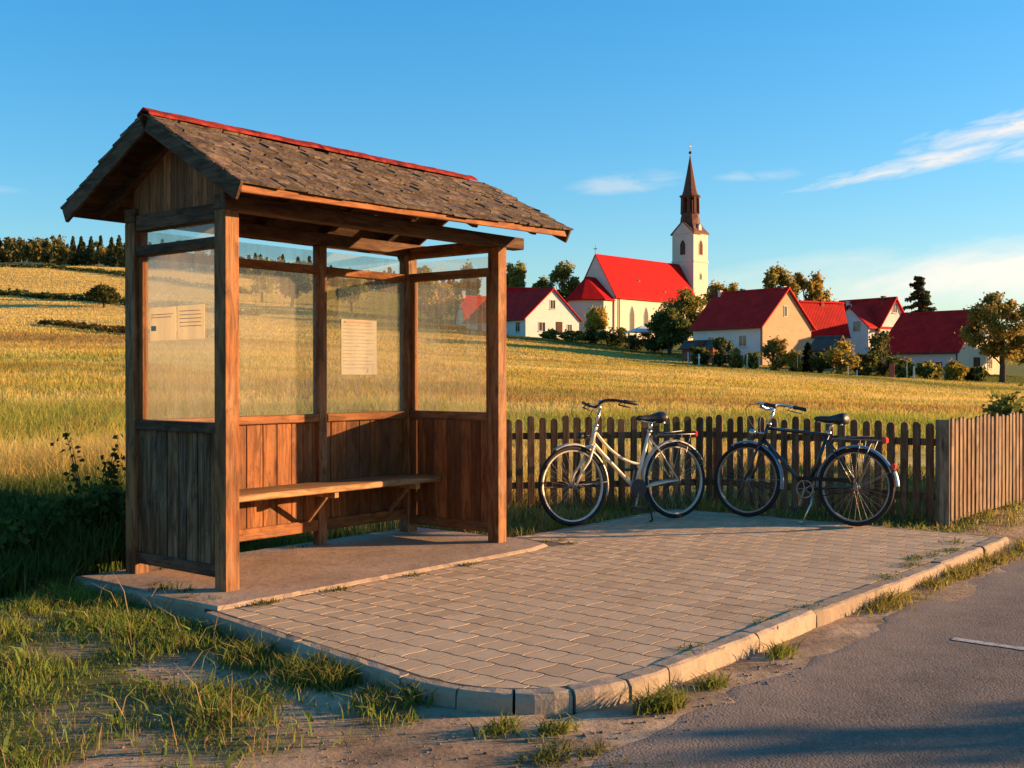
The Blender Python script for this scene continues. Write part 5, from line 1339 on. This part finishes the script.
def hedgerow(label, pts, h, w, seed, dens, pal=PD, leaf=.7):
    rg = np.random.default_rng(seed); P = []
    W_ = [at(px, Y) for px, Y in pts]
    for (p, r) in zip(W_[:-1], W_[1:]):
        Ln = math.dist(p, r); n = int(Ln*dens); t = rg.uniform(0, 1, n); x = p[0]+(r[0]-p[0])*t; y = p[1]+(r[1]-p[1])*t
        g = .35+1.3*fbm(x*.22, y*.22, seed); hh = h*np.clip(g, .2, 1.6)
        P.append(np.stack([x+rg.normal(size=n)*w*.35, y+rg.normal(size=n)*w*.35, tz(x, y)+rg.uniform(0, 1, n)*hh], 1))
    P = np.concatenate(P); c = np.array(pal[0])+(np.array(pal[1])-np.array(pal[0]))*rg.uniform(0, 1, (len(P), 1)); C = np.clip(c*(1+.2*rg.normal(size=c.shape)), .004, .4)
    x0, y0 = W_[0]; P0 = np.array([x0, y0, tz1(x0, y0)]); Vv, C = leafcloud(P-P0, leaf, C); o = quads('hedgerow', Vv, C, M['leaf']); o.location = P0; tag(o, label, 'hedge', 'hedgerows between the hill fields')
hedgerow('dark hedgerow beside the lone round tree on the hill', [(-260, 236), (-40, 220), (60, 196), (140, 182), (260, 170)], 1.0, 1.6, 61, 26)
hedgerow('thin hedgerow just below the wood, topmost on the hill', [(-260, 300), (20, 350), (90, 330), (140, 300), (250, 270)], 1.0, 1.6, 62, 20, leaf=.7)
hedgerow('brownish low hedgerow nearest the grass on the hill', [(40, 118), (70, 108), (100, 96), (140, 88), (230, 84)], .45, .9, 63, 20, ((.06, .05, .014), (.11, .075, .02), (.1, .1, .02)), .45)
q_ = tr(104, 176, 284, 312, 33); tree('tree', 'lone round dark tree in the middle of the hill field', q_['x'], q_['y'], q_['h'], q_['wid'], ((.03, .04, .011), (.055, .06, .015), (.1, .08, .02)), 64, n=2600, leaf=.55, trunk_h=.06, tr=.2, clumps=24)
q_ = tr(41, 198, 296, 309, 8); shrub('shrub', 'small dark bush on the hill hedgerow, left of the lone tree', q_['x'], q_['y'], q_['h'], q_['wid'], PD, 65, n=500, leaf=.4)
HG = 'trees on the slope behind the shelter'
for i, (px, Y, yt, w, pal, lab) in enumerate([(438, 168, 282, 46, PA, 'broad brownish tree seen through the end window of the shelter'), (470, 205, 262, 26, PG, 'green tree above the top rail of the shelter end window'), (425, 240, 258, 24, PG, 'tree behind the right corner post of the shelter'), (352, 210, 268, 40, PG, 'olive tree seen through the right bay of the back window'), (292, 200, 262, 46, PD, 'dark tree seen through the left bay of the back window'), (262, 230, 258, 40, PG, 'olive tree behind the front post of the shelter')]):
    q_ = tr(px, Y, yt, 330, w); tree('tree', lab, q_['x'], q_['y'], q_['h'], q_['wid'], pal, 70+i, n=2200, leaf=.75, trunk_h=.12, tr=.3, group=HG)

# ------------------------------------------------------------------ shrubs at the far side of the road (outside the frame, they shade the road)
RG = 'shrubs on the far side of the road'
for i, (x, y, h, w, lab) in enumerate([(9.6, 4.0, 1.75, 2.0, 'tall shrub across the road, nearest the bus stop'), (9.0, 2.3, 1.9, 2.2, 'tall shrub across the road, second along'), (10.4, 5.5, 1.7, 1.3, 'lower shrub across the road beside the tall ones')]):
    shrub('shrub', lab, x, y, h, w, PG, 200+i, n=520, leaf=.15, clumps=26, group=RG)

# ------------------------------------------------------------------ shrubs and weeds by the shelter
NG = 'leafy weeds in the shade beside the shelter'
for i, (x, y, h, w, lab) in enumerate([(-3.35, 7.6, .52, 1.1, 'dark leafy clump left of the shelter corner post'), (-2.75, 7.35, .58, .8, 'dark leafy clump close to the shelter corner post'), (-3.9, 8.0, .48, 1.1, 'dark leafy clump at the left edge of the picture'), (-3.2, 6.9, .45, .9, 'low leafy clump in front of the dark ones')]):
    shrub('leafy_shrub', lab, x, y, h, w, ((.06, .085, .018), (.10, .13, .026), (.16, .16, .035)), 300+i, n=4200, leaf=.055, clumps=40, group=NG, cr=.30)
# taller sprig standing above the clumps
sx_, sy_ = -2.98, 7.9; zt_ = tz1(sx_, sy_)
sg = empty('sapling', (sx_, sy_, zt_), 0, 'thin leafy sapling rising above the dark clump by the shelter', 'plant')
m = MB(); P = []
for k in range(7):
    a = random.uniform(0, 6.28); hh = random.uniform(.55, .86); tip = Vector((math.cos(a)*.22, math.sin(a)*.16, hh)); m.tube([(0, 0, 0), tip*.5+Vector((0, 0, .08)), tip], [.006, .004, .002], 5)
    for j in range(26): t = random.uniform(.4, 1.02); P.append(tip*t+Vector((random.gauss(0, .03), random.gauss(0, .03), random.gauss(0, .02)+.08*(1-t))))
m.build('stem', M['bark'], sg); P = np.array([tuple(p) for p in P]); Vv, C = leafcloud(P, .045, jit(np.array([[.045, .065, .015]]), .2, len(P))); quads('leaves', Vv, C, M['leaf'], sg)
x, y = at(1012, 13.2); shrub('shrub', 'green bush poking over the sunlit fence at right edge', x, y, 1.05, .75, PG, 330, n=1500, leaf=.09, clumps=22)

# ------------------------------------------------------------------ grasses
def scatter(n, x0, x1, y0, y1): return rng.uniform(x0, x1, n), rng.uniform(y0, y1, n)
def on_platform(x, y):
    a, b = w2loc(x, y)
    lim = -.30-.135*np.clip(-.3-b, 0, 2)-.08
    return ((a > lim)*(a < 5.14)*(b > -2.76)*(b < .21)) | ((a > -.33)*(a < 2.66)*(b > -.5)*(b < 1.12))
VV = []; CC = []
def addb(x, y, h, w, lean, col, **k):
    z = tz(x, y)-.01; P = np.stack([x, y, z], 1); v, c = blades(P, h, w, lean, col, **k); VV.append(v); CC.append(c)
# lawn at left and green verge
x, y = scatter(190000, -5.0, .6, 2.9, 9.2); keep = (rng.uniform(0, 1, len(x)) < lawnmask(x, y)*(.35+.65*sstep(.3, .6, fbm(x*2.5, y*2.5, 61)))) & ~on_platform(x, y) & (np.abs(x) < y*.52+.4)
x, y = x[keep], y[keep]; n = len(x); cl = fbm(x*3.5, y*3.5, 62); h = (.024+.13*np.clip(cl-.28, 0, 1))*rng.uniform(.5, 1.5, n)
g = rng.uniform(0, 1, n)[:, None]; dry = (rng.uniform(0, 1, n) < .08+.20*sstep(-1.9, -1.0, x))[:, None]
col = np.where(dry, STRAW*.8, np.array([.12, .17, .028])*(1-g)+np.array([.25, .28, .045])*g)
addb(x, y, h, rng.uniform(.003, .0065, n), h*rng.uniform(.1, .9, n), jit(col, .2, n))
# broad leaved weeds in the foreground
x, y = scatter(2600, -2.8, -.4, 3.0, 6.2); keep = (rng.uniform(0, 1, len(x)) < lawnmask(x, y)*sstep(.42, .6, fbm(x*1.6+9, y*1.6, 66))) & ~on_platform(x, y); x, y = x[keep], y[keep]; n = len(x)
h = rng.uniform(.04, .12, n); addb(x, y, h, rng.uniform(.010, .024, n), h*rng.uniform(.5, 1.3, n), jit(np.array([[.13, .18, .035]]), .2, n))
# long dry stalks lying over the lawn
x, y = scatter(220, -3.2, -.6, 3.0, 6.5); keep = (rng.uniform(0, 1, len(x)) < lawnmask(x, y)) & ~on_platform(x, y); x, y = x[keep], y[keep]; n = len(x)
h = rng.uniform(.12, .30, n); addb(x, y, h, rng.uniform(.003, .006, n), h*rng.uniform(.4, 1.3, n), jit(np.array([[.40, .27, .12]]), .2, n))
# verge behind platform, along both fences and the bank at right
x, y = scatter(90000, -.6, 9.5, 7.4, 13.5); a, b = w2loc(x, y)
keep = ~on_platform(x, y) & (b > -2.55+.3*(fbm(x*3, y*3, 68)-.5)) & (x < y*.50+.4) & (rng.uniform(0, 1, len(x)) < .35+.65*fbm(x*2, y*2, 67)); x, y = x[keep], y[keep]; a, b = a[keep], b[keep]; n = len(x)
cl = fbm(x*2.6, y*2.6, 69); h = (.05+.24*np.clip(cl-.3, 0, 1))*rng.uniform(.5, 1.4, n)*(1-.45*sstep(-1.6, -2.6, b)); g = rng.uniform(0, 1, n)[:, None]; dry = (rng.uniform(0, 1, n) < .30)[:, None]
col = np.where(dry, STRAW, np.array([.13, .165, .026])*(1-g)+np.array([.26, .26, .045])*g); addb(x, y, h, rng.uniform(.006, .012, n), h*rng.uniform(.1, .8, n), jit(col, .2, n))
# tufts along the kerb and in the joints
def tufts(pts, nper, hmax, spread, pal, low=False):
    for (a, b) in pts:
        k = int(nper*random.uniform(.5, 1.4)); hm = hmax*random.uniform(.5, 1.25); aa = a+rng.normal(size=k)*spread; bb = b+rng.normal(size=k)*spread*.5; x, y = loc2w(aa, bb); h = rng.uniform(.3, 1, k)*hm
        zz_ = np.where(on_platform(x, y) & (not low), .0, tz(x, y)-.01); P = np.stack([x, y, zz_], 1); v, c = blades(P, h, rng.uniform(.004, .010, k), h*rng.uniform(.3, 1.1, k), jit(np.array([pal]), .25, k)); VV.append(v); CC.append(c)
tufts([(-.10, -2.84), (-.05, -2.88), (.02, -2.84), (.35, -2.86), (1.0, -2.85), (-.55, -2.72), (-.68, -2.56)], 130, .11, .05, (.16, .17, .03), True)
tufts([(2.3, -2.82), (2.5, -2.81), (2.75, -2.82), (3.2, -2.82), (3.6, -2.83), (3.8, -2.82), (4.0, -2.84), (4.3, -2.83), (4.6, -2.85), (4.85, -2.85), (5.1, -2.85), (5.3, -2.8)], 150, .10, .10, (.24, .20, .04), True)
tufts([(-.66+.08*random.random(), -random.uniform(.5, 2.3)) for _ in range(13)], 130, .13, .06, (.16, .165, .03), True)
tufts([(3.4, -2.60), (3.7, -2.52), (3.9, -2.56), (4.2, -2.6), (2.9, -2.63), (1.7, -2.64), (1.3, -2.64), (.6, -2.64), (4.6, -2.5)], 70, .035, .07, (.13, .14, .03))
tufts([(2.75, -.35), (2.72, -.15), (2.85, -.2), (.0, -.36), (.5, -.37), (1.1, -.38), (1.6, -.38)], 60, .028, .045, (.14, .13, .03))
tufts([(-.12, .2), (-.10, .5), (-.15, .35), (-.2, .05), (-.18, -.1), (.3, .93), (.7, .95), (1.3, .95)], 60, .06, .05, (.10, .12, .025))
tufts([(-.9+.3*random.random(), -2.75-.5*random.random()) for _ in range(7)], 90, .05, .05, (.13, .125, .03))
VVa = np.concatenate(VV); CCa = np.concatenate(CC)
tag(quads('grass', VVa, CCa, M['blade'], None, False, 6, BL_F), 'short green grass and weeds round the bus stop', 'grass', None, 'stuff')
# tall weeds in the shade behind the shelter
VV = []; CC = []
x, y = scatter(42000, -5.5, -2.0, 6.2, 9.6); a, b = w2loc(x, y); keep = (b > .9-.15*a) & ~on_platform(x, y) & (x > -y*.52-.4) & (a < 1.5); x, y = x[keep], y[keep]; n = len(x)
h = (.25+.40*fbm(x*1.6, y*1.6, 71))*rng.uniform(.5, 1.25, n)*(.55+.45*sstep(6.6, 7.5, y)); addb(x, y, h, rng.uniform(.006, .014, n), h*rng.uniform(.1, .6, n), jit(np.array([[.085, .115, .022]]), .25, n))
# tall dry meadow, thinning its blades with distance
def meadow(N, y0, y1, hh, ww, gmin, px0=-60, px1=1090):
    yy = np.sqrt(rng.uniform(y0*y0, y1*y1, N)); px = rng.uniform(px0, px1, N); xx = (px-512)*yy/F
    a, b = w2loc(xx, yy)
    infence = ((xx > -.3) & (yy < np.interp(xx, [-.3, 1.95, 3.6, 6.6], [10.55, 11.0, 9.7, 12.3]))) | ((b < 1.15) & (a < 3.2)) | (xx > 3.3+np.maximum(0, (yy-9.3)*1.02))
    keep = ~infence & (b > .9); xx, yy = xx[keep], yy[keep]; n = len(xx)
    cl = fbm(xx*.9, yy*.5, 81); h = hh*(.45+.9*cl)*rng.uniform(.5, 1.3, n)*np.where(xx > -.5, .62, 1.0)*(.5+.5*sstep(9.5, 11.5, yy)); c = fieldcol(xx, yy)
    gr = (rng.uniform(0, 1, n) < .10)[:, None]; c = np.where(gr, c*.6+GREEN*.5, c*1.08)
    addb(xx, yy, h, ww*rng.uniform(.6, 1.4, n), h*rng.uniform(.1, .7, n), jit(c, .06, n))
meadow(70000, 8.6, 15, .50, .008, 0); meadow(60000, 14, 26, .34, .013, 0); meadow(90000, 25, 48, .22, .020, 0); meadow(120000, 46, 84, .18, .036, 0); meadow(120000, 82, 185, .20, .085, 0, -60, 640); meadow(40000, 80, 128, .18, .06, 0, 620, 1090); meadow(220000, 180, 372, .18, .24, 0, -60, 480)
tag(quads('meadow_grass', np.concatenate(VV), np.concatenate(CC), M['blade'], None, False, 6, BL_F), 'tall dry golden grass of the open field', 'grass', None, 'stuff')
# gravel and crumbs on the dirt
VV = []; n = 2600; x, y = scatter(n, -1.9, 1.3, 3.1, 6.0); a, b = w2loc(x, y); keep = ~on_platform(x, y) & (b < -.3) & (b > -3.5) & (rng.uniform(0, 1, n) < 1-.8*lawnmask(x, y)); x, y = x[keep], y[keep]; n = len(x)
s = rng.uniform(.002, .007, n)*rng.uniform(.5, 1.2, n); z = tz(x, y); cube = np.array([(-1, -1, -.5), (1, -1, -.5), (1, 1, -.5), (-1, 1, -.5), (-.6, -.7, .6), (.7, -.5, .5), (.6, .7, .7), (-.7, .6, .5)])
ang = rng.uniform(0, 6.28, n); c_, s_ = np.cos(ang), np.sin(ang); Vv = cube[None]*s[:, None, None]*rng.uniform(.7, 1.3, (n, 8, 3)); Vr = np.stack([Vv[..., 0]*c_[:, None]-Vv[..., 1]*s_[:, None], Vv[..., 0]*s_[:, None]+Vv[..., 1]*c_[:, None], Vv[..., 2]], -1)+np.stack([x, y, z+s*.3], 1)[:, None]
tag(quads('gravel', Vr, jit(np.array([[.30, .24, .18]]), .3, n), M['blade'], None, False, 8, [[0, 1, 5, 4], [1, 2, 6, 5], [2, 3, 7, 6], [3, 0, 4, 7], [4, 5, 6, 7]]), 'small stones scattered on the dirt by the kerb', 'gravel', None, 'stuff')
for o in list(bpy.data.objects):
    if o.name == 'tmp': bpy.data.objects.remove(o)
